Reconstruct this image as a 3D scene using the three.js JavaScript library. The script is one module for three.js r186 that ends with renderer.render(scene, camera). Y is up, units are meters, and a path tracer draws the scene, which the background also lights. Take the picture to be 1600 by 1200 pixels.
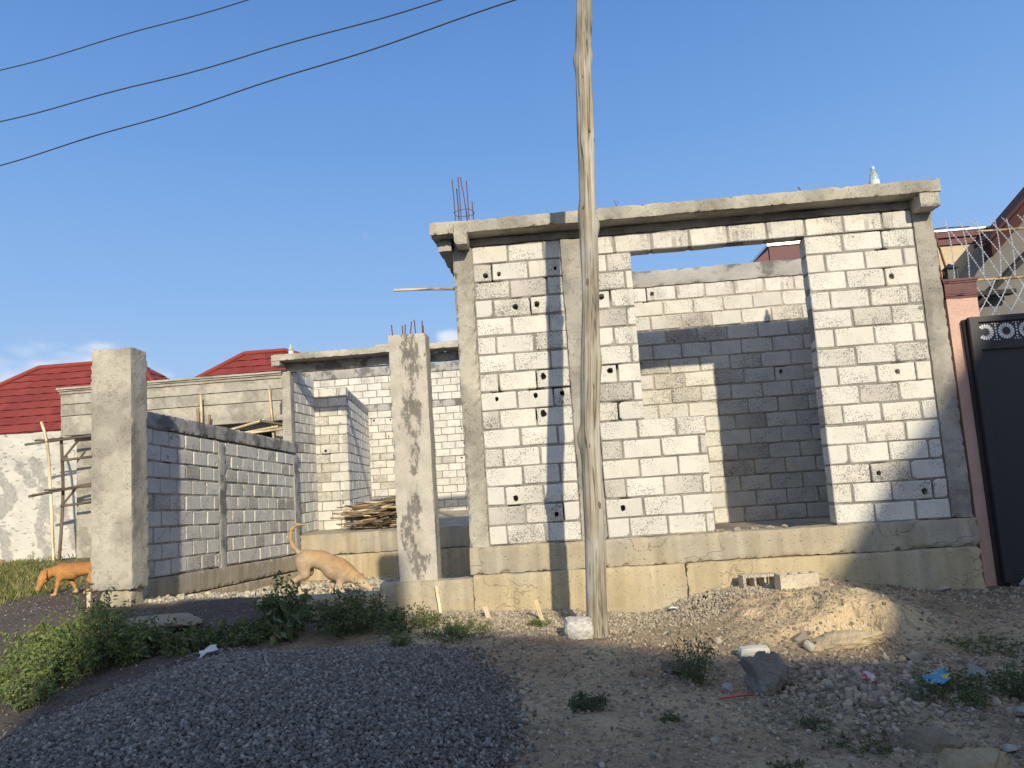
import * as THREE from 'three';
import { mergeGeometries, mergeVertices } from 'three/addons/utils/BufferGeometryUtils.js';
import { MarchingCubes } from 'three/addons/objects/MarchingCubes.js';

// ------------------------------------------------------------------ camera, sky, sun, exposure
const scene = new THREE.Scene();
const camera = new THREE.PerspectiveCamera(53.97, 4 / 3, 0.05, 2500);
camera.position.set(-2.8196, 0.7756, 8.43);
camera.rotation.set(0.1179, 0.0661, -0.0665, 'YXZ');
const renderer = new THREE.WebGLRenderer({ antialias: true });
renderer.toneMapping = THREE.LinearToneMapping;
renderer.toneMappingExposure = 1.0;
renderer.shadowMap.enabled = true;
const SUN = new THREE.Vector3(0.295, 0.47, 1).normalize();
const sun = new THREE.DirectionalLight(new THREE.Color(1.0, 0.885, 0.68), 4.7);
sun.position.copy(SUN).multiplyScalar(60).add(new THREE.Vector3(-4, 0, 0));
sun.target.position.set(-4, 0, 0);
sun.castShadow = true;
sun.shadow.mapSize.set(4096, 4096);
Object.assign(sun.shadow.camera, { left: -30, right: 30, top: 30, bottom: -30, near: 1, far: 160 });
sun.shadow.bias = -0.0005;
sun.shadow.radius = 1.6;
scene.add(sun, sun.target);

// ------------------------------------------------------------------ random numbers and noise
function rng(seed) { let a = seed >>> 0; return () => { a = (a + 0x6D2B79F5) | 0; let t = Math.imul(a ^ (a >>> 15), 1 | a); t = (t + Math.imul(t ^ (t >>> 7), 61 | t)) ^ t; return ((t ^ (t >>> 14)) >>> 0) / 4294967296; }; }
const R0 = rng(7);
const LAT = new Float32Array(65536); for (let i = 0; i < 65536; i++) LAT[i] = R0();
const mod = (a, n) => ((a % n) + n) % n;
const sm = (t) => t * t * (3 - 2 * t);
const clamp = (x, a = 0, b = 1) => Math.min(b, Math.max(a, x));
const lerp = (a, b, t) => a + (b - a) * t;
const sstep = (a, b, x) => sm(clamp((x - a) / (b - a)));
function pn(x, y, per, s = 0) {           // periodic value noise 0..1
  const ix = Math.floor(x), iy = Math.floor(y), fx = sm(x - ix), fy = sm(y - iy);
  const x0 = mod(ix, per), x1 = mod(ix + 1, per), y0 = mod(iy, per), y1 = mod(iy + 1, per);
  const g = (a, b) => LAT[((a * 131 + s * 57) & 255) + (((b * 89 + s * 101) & 255) << 8)];
  return lerp(lerp(g(x0, y0), g(x1, y0), fx), lerp(g(x0, y1), g(x1, y1), fx), fy);
}
function pfbm(u, v, base, oct, s = 0, gain = 0.5) {   // u, v in 0..1, tiles
  let a = 1, t = 0, n = 0, p = base;
  for (let o = 0; o < oct; o++) { t += a * pn(u * p, v * p, p, s + o); n += a; a *= gain; p *= 2; }
  return t / n;
}
function pst(u, v, bx, by, oct, s = 0, gain = 0.5) {   // stretched, tiles: bx by by cells
  let a = 1, t = 0, n = 0, k = 1;
  for (let o = 0; o < oct; o++) { const X = u * bx * k, Y = v * by * k, px = bx * k, py = by * k, ix = Math.floor(X), iy = Math.floor(Y), fx = sm(X - ix), fy = sm(Y - iy), g = (q, w) => LAT[((mod(q, px) * 131 + (s + o) * 57) & 255) + (((mod(w, py) * 89 + (s + o) * 101) & 255) << 8)]; t += a * lerp(lerp(g(ix, iy), g(ix + 1, iy), fx), lerp(g(ix, iy + 1), g(ix + 1, iy + 1), fx), fy); n += a; a *= gain; k *= 2; }
  return t / n;
}
function n3(x, y, z, s = 0) {             // value noise in space, -1..1
  const ix = Math.floor(x), iy = Math.floor(y), iz = Math.floor(z), fx = sm(x - ix), fy = sm(y - iy), fz = sm(z - iz);
  const g = (a, b, c) => LAT[((a + ix) * 73 + (c + iz) * 151 + s * 31 & 255) + (((b + iy) * 97 + (c + iz) * 43 + s * 17 & 255) << 8)];
  const q = (c) => lerp(lerp(g(0, 0, c), g(1, 0, c), fx), lerp(g(0, 1, c), g(1, 1, c), fx), fy);
  return lerp(q(0), q(1), fz) * 2 - 1;
}
const n2 = (x, z, s = 0) => n3(x, z, 0.37, s);

// ------------------------------------------------------------------ sky: clear air, a few small clouds low down
{
  const W = 2048, Hh = 1024, d = new Float32Array(W * Hh * 4);
  const stops = [[0, [0.47, 0.65, 0.88]], [6, [0.40, 0.60, 0.88]], [14, [0.27, 0.48, 0.84]], [24, [0.165, 0.36, 0.75]], [34, [0.105, 0.265, 0.62]], [55, [0.075, 0.20, 0.50]], [90, [0.06, 0.165, 0.43]]];
  const rr = rng(21), clouds = [];
  for (const [az, el, wa, we, k] of [[-33.8, 8.6, 5.4, 2.3, 0.8], [-38, 7.6, 4, 1.6, 0.6], [-23.5, 7.2, 3.2, 1.3, 0.45], [-8.3, 10.7, 1.3, 0.75, 0.9], [6.3, 16.6, 2.4, 0.9, 0.6], [-14.4, 18.3, 0.45, 0.14, 0.5], [23, 9, 5, 1.4, 0.5]]) clouds.push([az, el, wa, we, k]);
  for (let i = 0; i < 26; i++) clouds.push([36 + rr() * 280, 4 + rr() * 9, 2 + rr() * 5, 0.7 + rr() * 1.3, 0.3 + rr() * 0.5]);
  for (let j = 0; j < Hh; j++) {
    const el = ((j + 0.5) / Hh - 0.5) * 180, e = Math.max(0, el);
    let k = 0; while (k < stops.length - 2 && stops[k + 1][0] < e) k++;
    const t = clamp((e - stops[k][0]) / (stops[k + 1][0] - stops[k][0])), c = [0, 1, 2].map((i) => lerp(stops[k][1][i], stops[k + 1][1][i], t));
    for (let i = 0; i < W; i++) {
      const phi = ((i + 0.5) / W - 0.5) * 360;             // atan2(z, x)
      let az = phi + 90; az = mod(az + 180, 360) - 180;    // 0 looks along -z, + is to the right
      let m = 0;
      if (el > 2 && el < 22) for (const [ca, ce, wa, we, s] of clouds) {
        const da = (mod(az - ca + 180, 360) - 180) / wa, de = (el - ce) / we; if (da * da > 4 || de * de > 4) continue;
        const w = (0.35 * pfbm(i / W, j / Hh, 64, 3, 3) + 0.65 * pfbm(i / W, j / Hh * 2, 150, 4, 7, 0.6)) * 1.9 - 0.45, r = da * da + de * de * (de > 0 ? 1.2 : 0.8);
        m = Math.max(m, s * sstep(0.0, 0.75, w - r * 0.75 + 0.18));
      }
      const o = (j * W + i) * 4, ce = Math.cos(el * Math.PI / 180), cg = Math.sin(el * Math.PI / 180) * SUN.y + ce * (Math.sin(az * Math.PI / 180) * SUN.x - Math.cos(az * Math.PI / 180) * SUN.z), hz = 0.13 * Math.max(0, 0.64 / Math.pow(1.36 - 1.2 * cg, 1.5) - 0.17);   // haze brightens the air towards the sun
      d[o] = lerp(c[0], 0.82, m); d[o + 1] = lerp(c[1], 0.86, m); d[o + 2] = lerp(c[2], 0.95, m); d[o] += hz; d[o + 1] += hz * 0.9; d[o + 2] += hz * 0.74; d[o + 3] = 1;
    }
  }
  const t = new THREE.DataTexture(d, W, Hh, THREE.RGBAFormat, THREE.FloatType);
  t.mapping = THREE.EquirectangularReflectionMapping; t.magFilter = t.minFilter = THREE.LinearFilter; t.wrapS = THREE.RepeatWrapping; t.needsUpdate = true;
  scene.background = t; scene.environment = t;
}

// ------------------------------------------------------------------ textures (sizes in metres)
const toS = (l) => Math.round(255 * (l <= 0.0031308 ? 12.92 * l : 1.055 * Math.pow(clamp(l), 1 / 2.4) - 0.055));
function tex(W, Hh, wm, hm, fn) {          // fn(u, v) -> [r, g, b, height 0..1]; linear albedo
  const c = new Uint8Array(W * Hh * 4), b = new Uint8Array(W * Hh * 4);
  for (let j = 0; j < Hh; j++) for (let i = 0; i < W; i++) {
    const q = fn((i + 0.5) / W, (j + 0.5) / Hh), o = (j * W + i) * 4, h = Math.round(255 * clamp(q[3]));
    c[o] = toS(q[0]); c[o + 1] = toS(q[1]); c[o + 2] = toS(q[2]); c[o + 3] = 255; b[o] = b[o + 1] = b[o + 2] = h; b[o + 3] = 255;
  }
  const mk = (a, s) => { const t = new THREE.DataTexture(a, W, Hh, THREE.RGBAFormat); t.wrapS = t.wrapT = THREE.RepeatWrapping; t.magFilter = THREE.LinearFilter; t.minFilter = THREE.LinearMipmapLinearFilter; t.generateMipmaps = true; t.repeat.set(1 / wm, 1 / hm); if (s) t.colorSpace = THREE.SRGBColorSpace; t.needsUpdate = true; return t; };
  return { map: mk(c, true), bump: mk(b, false) };
}
const lum = (l, tint) => [l * tint[0], l * tint[1], l * tint[2]];
// pores: a field of small pits, clustered
const pores = (u, v, s, lo, hi) => { const a = pn(u * 330, v * 330, 330, s), b = pn(u * 210 + 0.4 * a, v * 210, 210, s + 4), k = pfbm(u, v, 9, 4, s + 9); return sstep(lo, hi, 0.5 * a + 0.5 * b + (k - 0.5) * 0.5); };
const T_block = tex(1024, 1024, 1.7, 1.7, (u, v) => {
  const p = pores(u, v, 11, 0.66, 0.84), q = pfbm(u, v, 6, 6, 31), g = pn(u * 400, v * 400, 400, 8);
  const l = (0.615 + 0.22 * (q - 0.5) + 0.08 * (g - 0.5)) * (1 - 0.6 * p);
  return [l * 1.0, l * 0.98, l * 0.925, 0.75 - 0.6 * p + 0.12 * (g - 0.5)];
});
const T_coarse = tex(1024, 1024, 1.7, 1.7, (u, v) => {
  const p = pores(u, v, 17, 0.57, 0.8), q = pfbm(u, v, 6, 6, 35), g = pn(u * 400, v * 400, 400, 8);
  const l = (0.54 + 0.26 * (q - 0.5) + 0.1 * (g - 0.5)) * (1 - 0.62 * p);
  return [l * 1.0, l * 0.97, l * 0.905, 0.75 - 0.65 * p + 0.15 * (g - 0.5)];
});
const T_streak = tex(1024, 512, 1.7, 0.85, (u, v) => {
  const p = pores(u, v, 23, 0.62, 0.82), s = sstep(0.5, 0.66, pst(u, v, 56, 2, 3, 41)) * sstep(0.3, 0.6, pfbm(u, v, 8, 3, 43)), q = pfbm(u, v, 6, 5, 37);
  const l = (0.63 + 0.18 * (q - 0.5)) * (1 - 0.6 * p) * (1 - 0.33 * s);
  return [l, l * 0.97, l * 0.91, 0.75 - 0.6 * p + 0.15 * s];
});
const T_mortar = tex(512, 512, 0.9, 0.9, (u, v) => {
  const q = pfbm(u, v, 8, 5, 51), g = pn(u * 120, v * 120, 120, 5), l = 0.29 + 0.26 * (q - 0.5) + 0.12 * (g - 0.5);
  return [l, l * 0.94, l * 0.83, q * 0.6 + g * 0.4];
});
const T_conc = tex(1024, 1024, 2.2, 2.2, (u, v) => {
  const q = pfbm(u, v, 4, 7, 61, 0.58), b = sstep(0.5, 0.68, pfbm(u, v, 6, 6, 71)), g = pn(u * 400, v * 400, 400, 6), pit = sstep(0.8, 0.9, 0.5 * pn(u * 260, v * 260, 260, 66) + 0.5 * pn(u * 150, v * 150, 150, 68) + 0.25 * (pfbm(u, v, 8, 3, 69) - 0.3)), w = sstep(0.56, 0.7, pfbm(u, v, 9, 5, 73)), sp = sstep(0.52, 0.7, pfbm(u, v, 36, 3, 79));
  const l = (0.47 + 0.3 * (q - 0.5) + 0.08 * (g - 0.5)) * (1 - 0.27 * b) * (1 - 0.45 * pit) * (1 - 0.12 * sp) + 0.06 * w;
  return [l * 1.0, l * 0.94, l * 0.815, 0.55 + 0.5 * (q - 0.5) + 0.25 * (g - 0.5) - 0.4 * pit - 0.2 * sp];
});
const T_weath = tex(1024, 1024, 2.0, 2.0, (u, v) => {
  const q = pfbm(u, v, 5, 7, 81, 0.6), b = sstep(0.42, 0.62, pfbm(u, v, 8, 6, 91, 0.6)), g = pn(u * 300, v * 300, 300, 6);
  const l = (0.36 + 0.2 * (q - 0.5) + 0.08 * (g - 0.5)) * (1 - 0.55 * b);
  return [l, l * 0.96, l * 0.89, 0.5 + 0.6 * (q - 0.5) + 0.25 * (g - 0.5)];
});
const T_plinth = tex(1024, 1024, 2.6, 2.6, (u, v) => {
  const q = pfbm(u, v, 4, 7, 101, 0.58), st = pst(u, v, 30, 2, 3, 105), ck = sstep(0.982, 0.998, 1 - Math.abs(2 * pfbm(u, v, 5, 5, 107, 0.55) - 1)) * sstep(0.5, 0.62, pfbm(u, v, 4, 3, 108)), y = sstep(0.4, 0.65, pfbm(u, v, 3, 4, 109)), g = pn(u * 300, v * 300, 300, 6), pit = sstep(0.78, 0.9, 0.5 * pn(u * 250, v * 250, 250, 67) + 0.5 * pn(u * 140, v * 140, 140, 65) + 0.2 * (q - 0.4));
  const l = (0.42 + 0.2 * (q - 0.5) + 0.2 * (st - 0.5) + 0.06 * (g - 0.5)) * (1 - 0.4 * pit) * (1 - 0.3 * ck);
  return [l, l * lerp(0.94, 0.90, y), l * lerp(0.83, 0.70, y), 0.5 + 0.5 * (q - 0.5) + 0.2 * (st - 0.5) + 0.2 * (g - 0.5) - 0.4 * pit - 0.5 * ck];
});
const T_dirt = tex(1024, 1024, 1.9, 1.9, (u, v) => {
  const q = pfbm(u, v, 5, 6, 111), g = pfbm(u, v, 90, 3, 115), st = sstep(0.66, 0.74, pn(u * 130, v * 130, 130, 117)), s2 = sstep(0.7, 0.78, pn(u * 61 + 3, v * 61, 61, 119));
  const l = 0.78 + 0.5 * (q - 0.5) + 0.35 * (g - 0.5) + 0.22 * st - 0.25 * s2;
  return [l, l * (0.99 + 0.03 * (q - 0.5)), l * (0.98 + 0.1 * (st - 0.3) * 0.5), 0.4 + 0.4 * (q - 0.5) + 0.5 * (g - 0.5) + 0.3 * st];
});
const T_wood = tex(512, 2048, 0.7, 2.8, (u, v) => {
  const w = 0.02 * (pst(u, v, 3, 6, 3, 121) - 0.5), a = pst(u + w, v, 24, 3, 5, 125, 0.75), q = pst(u, v, 5, 10, 5, 129), n = pst(u + w, v, 17, 2, 1, 127), n2_ = pst(u + w, v, 31, 3, 1, 128);
  const cr = Math.max(sstep(0.90, 0.985, 1 - Math.abs(2 * n - 1)) * sstep(0.42, 0.58, pst(u, v, 6, 8, 3, 133)), 0.7 * sstep(0.88, 0.98, 1 - Math.abs(2 * n2_ - 1)) * sstep(0.45, 0.6, pst(u, v, 7, 9, 3, 134)));
  const l = clamp((0.43 + 0.75 * (a - 0.5) + 0.3 * (q - 0.5)) * (1 - 0.68 * cr), 0.02, 0.9), gr = sstep(0.35, 0.65, q);
  return [l, l * lerp(0.89, 0.95, gr), l * lerp(0.70, 0.84, gr), 0.7 + 0.5 * (a - 0.5) - 0.6 * cr];
});
const T_stone = tex(512, 512, 0.6, 0.6, (u, v) => {
  const q = pfbm(u, v, 6, 6, 131), g = pn(u * 140, v * 140, 140, 133), l = 0.75 + 0.6 * (q - 0.5) + 0.25 * (g - 0.5);
  return [l, l * 0.99, l * 0.96, q * 0.7 + g * 0.3];
});
const T_plaster = tex(512, 512, 1.2, 1.2, (u, v) => {
  const q = pfbm(u, v, 8, 5, 141), g = pfbm(u, v, 60, 3, 143), l = 0.9 + 0.2 * (q - 0.5) + 0.2 * (g - 0.5);
  return [l, l, l, q * 0.5 + g * 0.5];
});
// whitewashed wall with grey cement smears trowelled along its cracks
const SM = [[[2.55, 1.25], [2.35, 2.1], [2.15, 2.6]], [[1.75, 2.45], [2.05, 2.05], [2.35, 1.85], [2.4, 1.45]], [[2.4, 1.45], [2.85, 1.35], [3.1, 1.0], [3.2, 0.45]], [[2.4, 1.45], [2.3, 0.9], [2.4, 0.5], [2.75, 0.12]], [[1.2, 2.3], [1.55, 1.9], [1.35, 1.4]], [[0.7, 2.4], [0.75, 1.5], [1.35, 0.9], [1.5, 0.3]], [[0.2, 1.9], [0.6, 1.4], [0.3, 0.7]]];
const T_white = tex(1024, 1024, 3.6, 3.4, (u, v) => {
  const x = u * 3.6 + 0.26 * (pfbm(u, v, 14, 4, 151) - 0.5), y = v * 3.4 + 0.26 * (pfbm(u, v, 14, 4, 153) - 0.5); let dm = 9;
  for (const l of SM) for (let i = 0; i + 1 < l.length; i++) { const [ax, ay] = l[i], [bx, by] = l[i + 1], dx = bx - ax, dy = by - ay, t = clamp(((x - ax) * dx + (y - ay) * dy) / (dx * dx + dy * dy)); dm = Math.min(dm, Math.hypot(x - ax - dx * t, y - ay - dy * t)); }
  const q = pfbm(u, v, 12, 5, 155), g = pfbm(u, v, 70, 3, 157), m = sstep(0.17, 0.09, dm + 0.2 * (q - 0.5) + 0.1 * (g - 0.5)), pit = sstep(0.66, 0.76, pfbm(u, v * 2, 34, 3, 159));
  const l = lerp((0.55 + 0.2 * (q - 0.5)) * (1 - 0.4 * pit), 0.36 + 0.18 * (g - 0.5), m);
  return [l, l * 0.965, l * lerp(0.86, 0.88, m), lerp(0.5 + 0.8 * (q - 0.5) - 0.4 * pit, 0.6 + 0.3 * (g - 0.5), m)];
});
// concrete pillar with dark damp stains, its own sheet (0.46 x 3.1 m)
const STN = [[0.27, 2.83, 0.10, 0.20], [0.27, 2.5, 0.11, 0.16], [0.24, 2.05, 0.09, 0.12], [0.30, 1.98, 0.07, 0.14], [0.20, 1.85, 0.09, 0.1], [0.28, 1.55, 0.05, 0.1], [0.24, 1.35, 0.05, 0.09], [0.2, 0.95, 0.05, 0.12], [0.27, 0.9, 0.05, 0.14], [0.14, 0.6, 0.06, 0.12], [0.2, 0.42, 0.08, 0.1], [0.32, 0.33, 0.07, 0.05], [0.25, 0.22, 0.06, 0.1], [0.10, 0.75, 0.04, 0.1]];
const T_stain = tex(256, 1536, 0.5, 3.2, (u, v) => {
  const x = u * 0.5 + 0.05 * (pfbm(u, v * 6, 5, 4, 165) - 0.5), y = v * 3.2 + 0.12 * (pfbm(u, v * 6, 5, 4, 166) - 0.5); let s = 0;
  for (const [cx, cy, rx, ry] of STN) s += Math.exp(-(((x - cx) / (rx * 1.25)) ** 2 + ((y - cy) / (ry * 1.35)) ** 2) * 0.9);
  const q = pfbm(u, v * 6, 4, 7, 161, 0.6), g = pfbm(u, v * 6, 40, 3, 163), k = pfbm(u, v * 2.4, 16, 5, 164, 0.6), m = sstep(0.45, 0.85, Math.min(s, 1.0) * 0.8 + 1.35 * (k - 0.5) + 0.5 * (g - 0.5)), l = (0.47 + 0.26 * (q - 0.5) + 0.14 * (g - 0.5)) * (1 - 0.6 * m);
  return [l, l * 0.94, l * 0.825, 0.5 + 0.4 * (q - 0.5) + 0.4 * (g - 0.5)];
});

function mat(t, bump, tint = [1, 1, 1], o = {}) {
  const m = new THREE.MeshStandardMaterial({ roughness: 0.95, metalness: 0, side: THREE.DoubleSide, ...o });
  m.color.setRGB(...tint); if (t) { m.map = t.map; if (bump) { m.bumpMap = t.bump; m.bumpScale = bump; } }
  return m;
}
const flat = (r, g, b, o = {}) => mat(null, 0, [r, g, b], o);
const M = {
  blocks: [mat(T_block, 0.004, [1.04, 1.03, 0.98]), mat(T_block, 0.004, [1.0, 0.99, 0.945]), mat(T_block, 0.004, [1.04, 1.015, 0.95]), mat(T_block, 0.004, [0.95, 0.94, 0.9]), mat(T_coarse, 0.005, [1.08, 1.06, 1.0]), mat(T_coarse, 0.005, [1.0, 0.98, 0.93]), mat(T_coarse, 0.005, [0.88, 0.855, 0.81])],
  streak: [mat(T_streak, 0.004, [1.05, 1.03, 1]), mat(T_streak, 0.004, [0.95, 0.93, 0.9])],
  mortar: mat(T_mortar, 0.006, [0.85, 0.84, 0.82]), mortarPale: mat(T_mortar, 0.006, [1.25, 1.2, 1.12]),
  conc: mat(T_conc, 0.006, [0.72, 0.71, 0.7]), concPale: mat(T_conc, 0.006, [0.82, 0.81, 0.77]), weath: mat(T_weath, 0.006), plinth: mat(T_plinth, 0.008, [0.88, 0.84, 0.76]), plinthLow: mat(T_plinth, 0.008, [1.0, 0.92, 0.74]), stain: mat(T_stain, 0.004, [0.95, 0.935, 0.9]),
  wood: mat(T_wood, 0.008, [0.82, 0.8, 0.76]), stick: mat(T_wood, 0.003, [1.5, 1.35, 1.05]), twig: mat(T_wood, 0.003, [0.75, 0.6, 0.45]), darkstick: mat(T_wood, 0.003, [0.32, 0.27, 0.23]),
  white: mat(T_white, 0.02), steel: flat(0.035, 0.035, 0.04, { roughness: 0.45, metalness: 0.3 }), rust: flat(0.16, 0.07, 0.045, { roughness: 0.9 }), wire: flat(0.075, 0.07, 0.065, { roughness: 0.6 }),
  red: [mat(T_plaster, 0.002, [0.245, 0.036, 0.024], { roughness: 0.8 }), mat(T_plaster, 0.002, [0.22, 0.03, 0.021], { roughness: 0.8 }), mat(T_plaster, 0.002, [0.27, 0.042, 0.028], { roughness: 0.8 })],
  maroon: mat(T_plaster, 0.002, [0.115, 0.03, 0.032], { roughness: 0.6 }), barge: mat(T_plaster, 0.002, [0.06, 0.022, 0.02], { roughness: 0.95 }), pink: mat(T_plaster, 0.006, [0.64, 0.42, 0.335]), cream: mat(T_plaster, 0.003, [0.62, 0.5, 0.33]), grey: mat(T_plaster, 0.003, [0.17, 0.165, 0.155]), dark: flat(0.03, 0.028, 0.026),
  glassy: new THREE.MeshPhysicalMaterial({ color: 0xdfeee8, roughness: 0.12, transmission: 0.75, thickness: 0.02, ior: 1.3 }), zinc: flat(0.75, 0.76, 0.78, { roughness: 0.35, metalness: 0.6 }),
};

// ------------------------------------------------------------------ building blocks of code
const taken = {};
const numbered = (n) => { const k = taken[n] = (taken[n] ?? -1) + 1; return k ? `${n}_${String(k).padStart(3, '0')}` : n; };
function tag(o, label, category, group, kind) { o.userData.label = label; if (category) o.userData.category = category; if (group) o.userData.group = group; if (kind) o.userData.kind = kind; return o; }
function shade(o) { o.castShadow = o.receiveShadow = true; return o; }
function thing(name, label, category, pos = [0, 0, 0], group, turn = 0) { const g = new THREE.Group(); g.name = numbered(name); g.position.set(...pos); g.rotation.y = turn; tag(g, label, category, group); scene.add(g); return g; }
function part(name, geo, m, parent, pos) { const o = shade(new THREE.Mesh(geo, m)); o.name = name; if (pos) o.position.set(...pos); parent.add(o); return o; }
function solo(name, geo, m, label, category, group, pos) { const o = shade(new THREE.Mesh(geo, m)); o.name = numbered(name); if (pos) o.position.set(...pos); tag(o, label, category, group); scene.add(o); return o; }
function struct(name, geo, m, label) { const o = shade(new THREE.Mesh(geo, m)); o.name = name; o.userData.kind = 'structure'; if (label) o.userData.label = label; scene.add(o); return o; }
const V = (x, y, z) => new THREE.Vector3(x, y, z);
function boxUV(g, ox = 0, oy = 0) { const p = g.attributes.position, n = g.attributes.normal, u = g.attributes.uv; for (let i = 0; i < p.count; i++) { const ax = Math.abs(n.getX(i)), ay = Math.abs(n.getY(i)); if (ay > 0.7) u.setXY(i, p.getX(i) + ox, p.getZ(i) + oy + 0.37); else if (ax > 0.7) u.setXY(i, p.getZ(i) + ox + 0.71, p.getY(i) + oy); else u.setXY(i, p.getX(i) + ox, p.getY(i) + oy); } return g; }
let uvSeed = 0;
const nextUV = () => { uvSeed += 1; return [(uvSeed * 0.731) % 2.1, (uvSeed * 0.417) % 1.9]; };
// box from min to max corner; cell > 0 cuts it into cells and roughens it
function box(x0, y0, z0, x1, y1, z1, cell = 0, amp = 0.006, chip = 0.012, seed = 0) {
  const w = x1 - x0, h = y1 - y0, d = z1 - z0, s = (l) => cell ? Math.max(1, Math.min(220, Math.round(l / (cell * 0.62)))) : 1;
  const g = new THREE.BoxGeometry(w, h, d, s(w), s(h), s(d)); boxUV(g, ...nextUV());
  const p = g.attributes.position, e = 1e-4;
  for (let i = 0; i < p.count; i++) {
    let x = p.getX(i), y = p.getY(i), z = p.getZ(i);
    if (cell) {
      const X = x + x0 + w / 2, Y = y + y0 + h / 2, Z = z + z0 + d / 2, on = [Math.abs(Math.abs(x) - w / 2) < e, Math.abs(Math.abs(y) - h / 2) < e, Math.abs(Math.abs(z) - d / 2) < e], k = on[0] + on[1] + on[2];
      const a = amp * (0.4 * n3(X * 3.1, Y * 3.1, Z * 3.1, seed) + 0.35 * n3(X * 11, Y * 11, Z * 11, seed + 1) + 0.25 * n3(X * 31, Y * 31, Z * 31, seed + 4)), c = k > 1 ? -chip * (0.12 + 0.9 * Math.max(0, n3(X * 7, Y * 7, Z * 7, seed + 2) - 0.2) + 1.4 * Math.max(0, n3(X * 27, Y * 27, Z * 27, seed + 3) - 0.1)) : 0;
      if (on[0]) x += Math.sign(x) * (a + c); if (on[1]) y += Math.sign(y) * (a + c); if (on[2]) z += Math.sign(z) * (a + c);
    }
    p.setXYZ(i, x + x0 + w / 2, y + y0 + h / 2, z + z0 + d / 2);
  }
  if (cell) g.computeVertexNormals();
  return g;
}
// tube along points, radius function of 0..1
function rod(pts, r, sides = 7, n = 0, closed = true) {
  const path = pts.length > 2 || n ? new THREE.CatmullRomCurve3(pts.map((p) => V(...p))).getPoints(n || pts.length * 4) : pts.map((p) => V(...p));
  const P = [], I = [], U = [], rf = typeof r === 'function' ? r : () => r, r0 = rf(0, 0); let len = 0; const up = V(0, 1, 0), N = path.length;
  for (let i = 0; i < N; i++) {
    const t = path[Math.min(i + 1, N - 1)].clone().sub(path[Math.max(i - 1, 0)]).normalize(), a = (Math.abs(t.y) > 0.9 ? V(1, 0, 0) : up).clone().cross(t).normalize(), b = t.clone().cross(a);
    if (i) len += path[i].distanceTo(path[i - 1]);
    for (let k = 0; k <= sides; k++) { const f = k / sides * Math.PI * 2, rr = rf(i / (N - 1), f), q = path[i].clone().addScaledVector(a, Math.cos(f) * rr).addScaledVector(b, Math.sin(f) * rr); P.push(q.x, q.y, q.z); U.push(k / sides * 2 * Math.PI * r0, len); }
  }
  for (let i = 0; i + 1 < N; i++) for (let k = 0; k < sides; k++) { const a = i * (sides + 1) + k, b = a + sides + 1; I.push(a, b, a + 1, b, b + 1, a + 1); }
  if (closed) for (const i of [0, N - 1]) { const c = P.length / 3; P.push(path[i].x, path[i].y, path[i].z); U.push(0, 0); for (let k = 0; k < sides; k++) { const a = i * (sides + 1) + k; i ? I.push(a, c, a + 1) : I.push(a, a + 1, c); } }
  const g = new THREE.BufferGeometry(); g.setAttribute('position', new THREE.Float32BufferAttribute(P, 3)); g.setAttribute('uv', new THREE.Float32BufferAttribute(U, 2)); g.setIndex(I); g.computeVertexNormals(); return g;
}
function tris(P, U) { const g = new THREE.BufferGeometry(); g.setAttribute('position', new THREE.Float32BufferAttribute(P, 3)); g.setAttribute('uv', new THREE.Float32BufferAttribute(U ?? P.filter((_, i) => i % 3 < 2), 2)); g.computeVertexNormals(); return g; }
// slab of any outline: points [[x, y]...] extruded along z
function prism(pts, z0, z1) { const g = new THREE.ExtrudeGeometry(new THREE.Shape(pts.map(([x, y]) => new THREE.Vector2(x, y))), { depth: z1 - z0, bevelEnabled: false }); g.translate(0, 0, z0); return g; }

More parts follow.
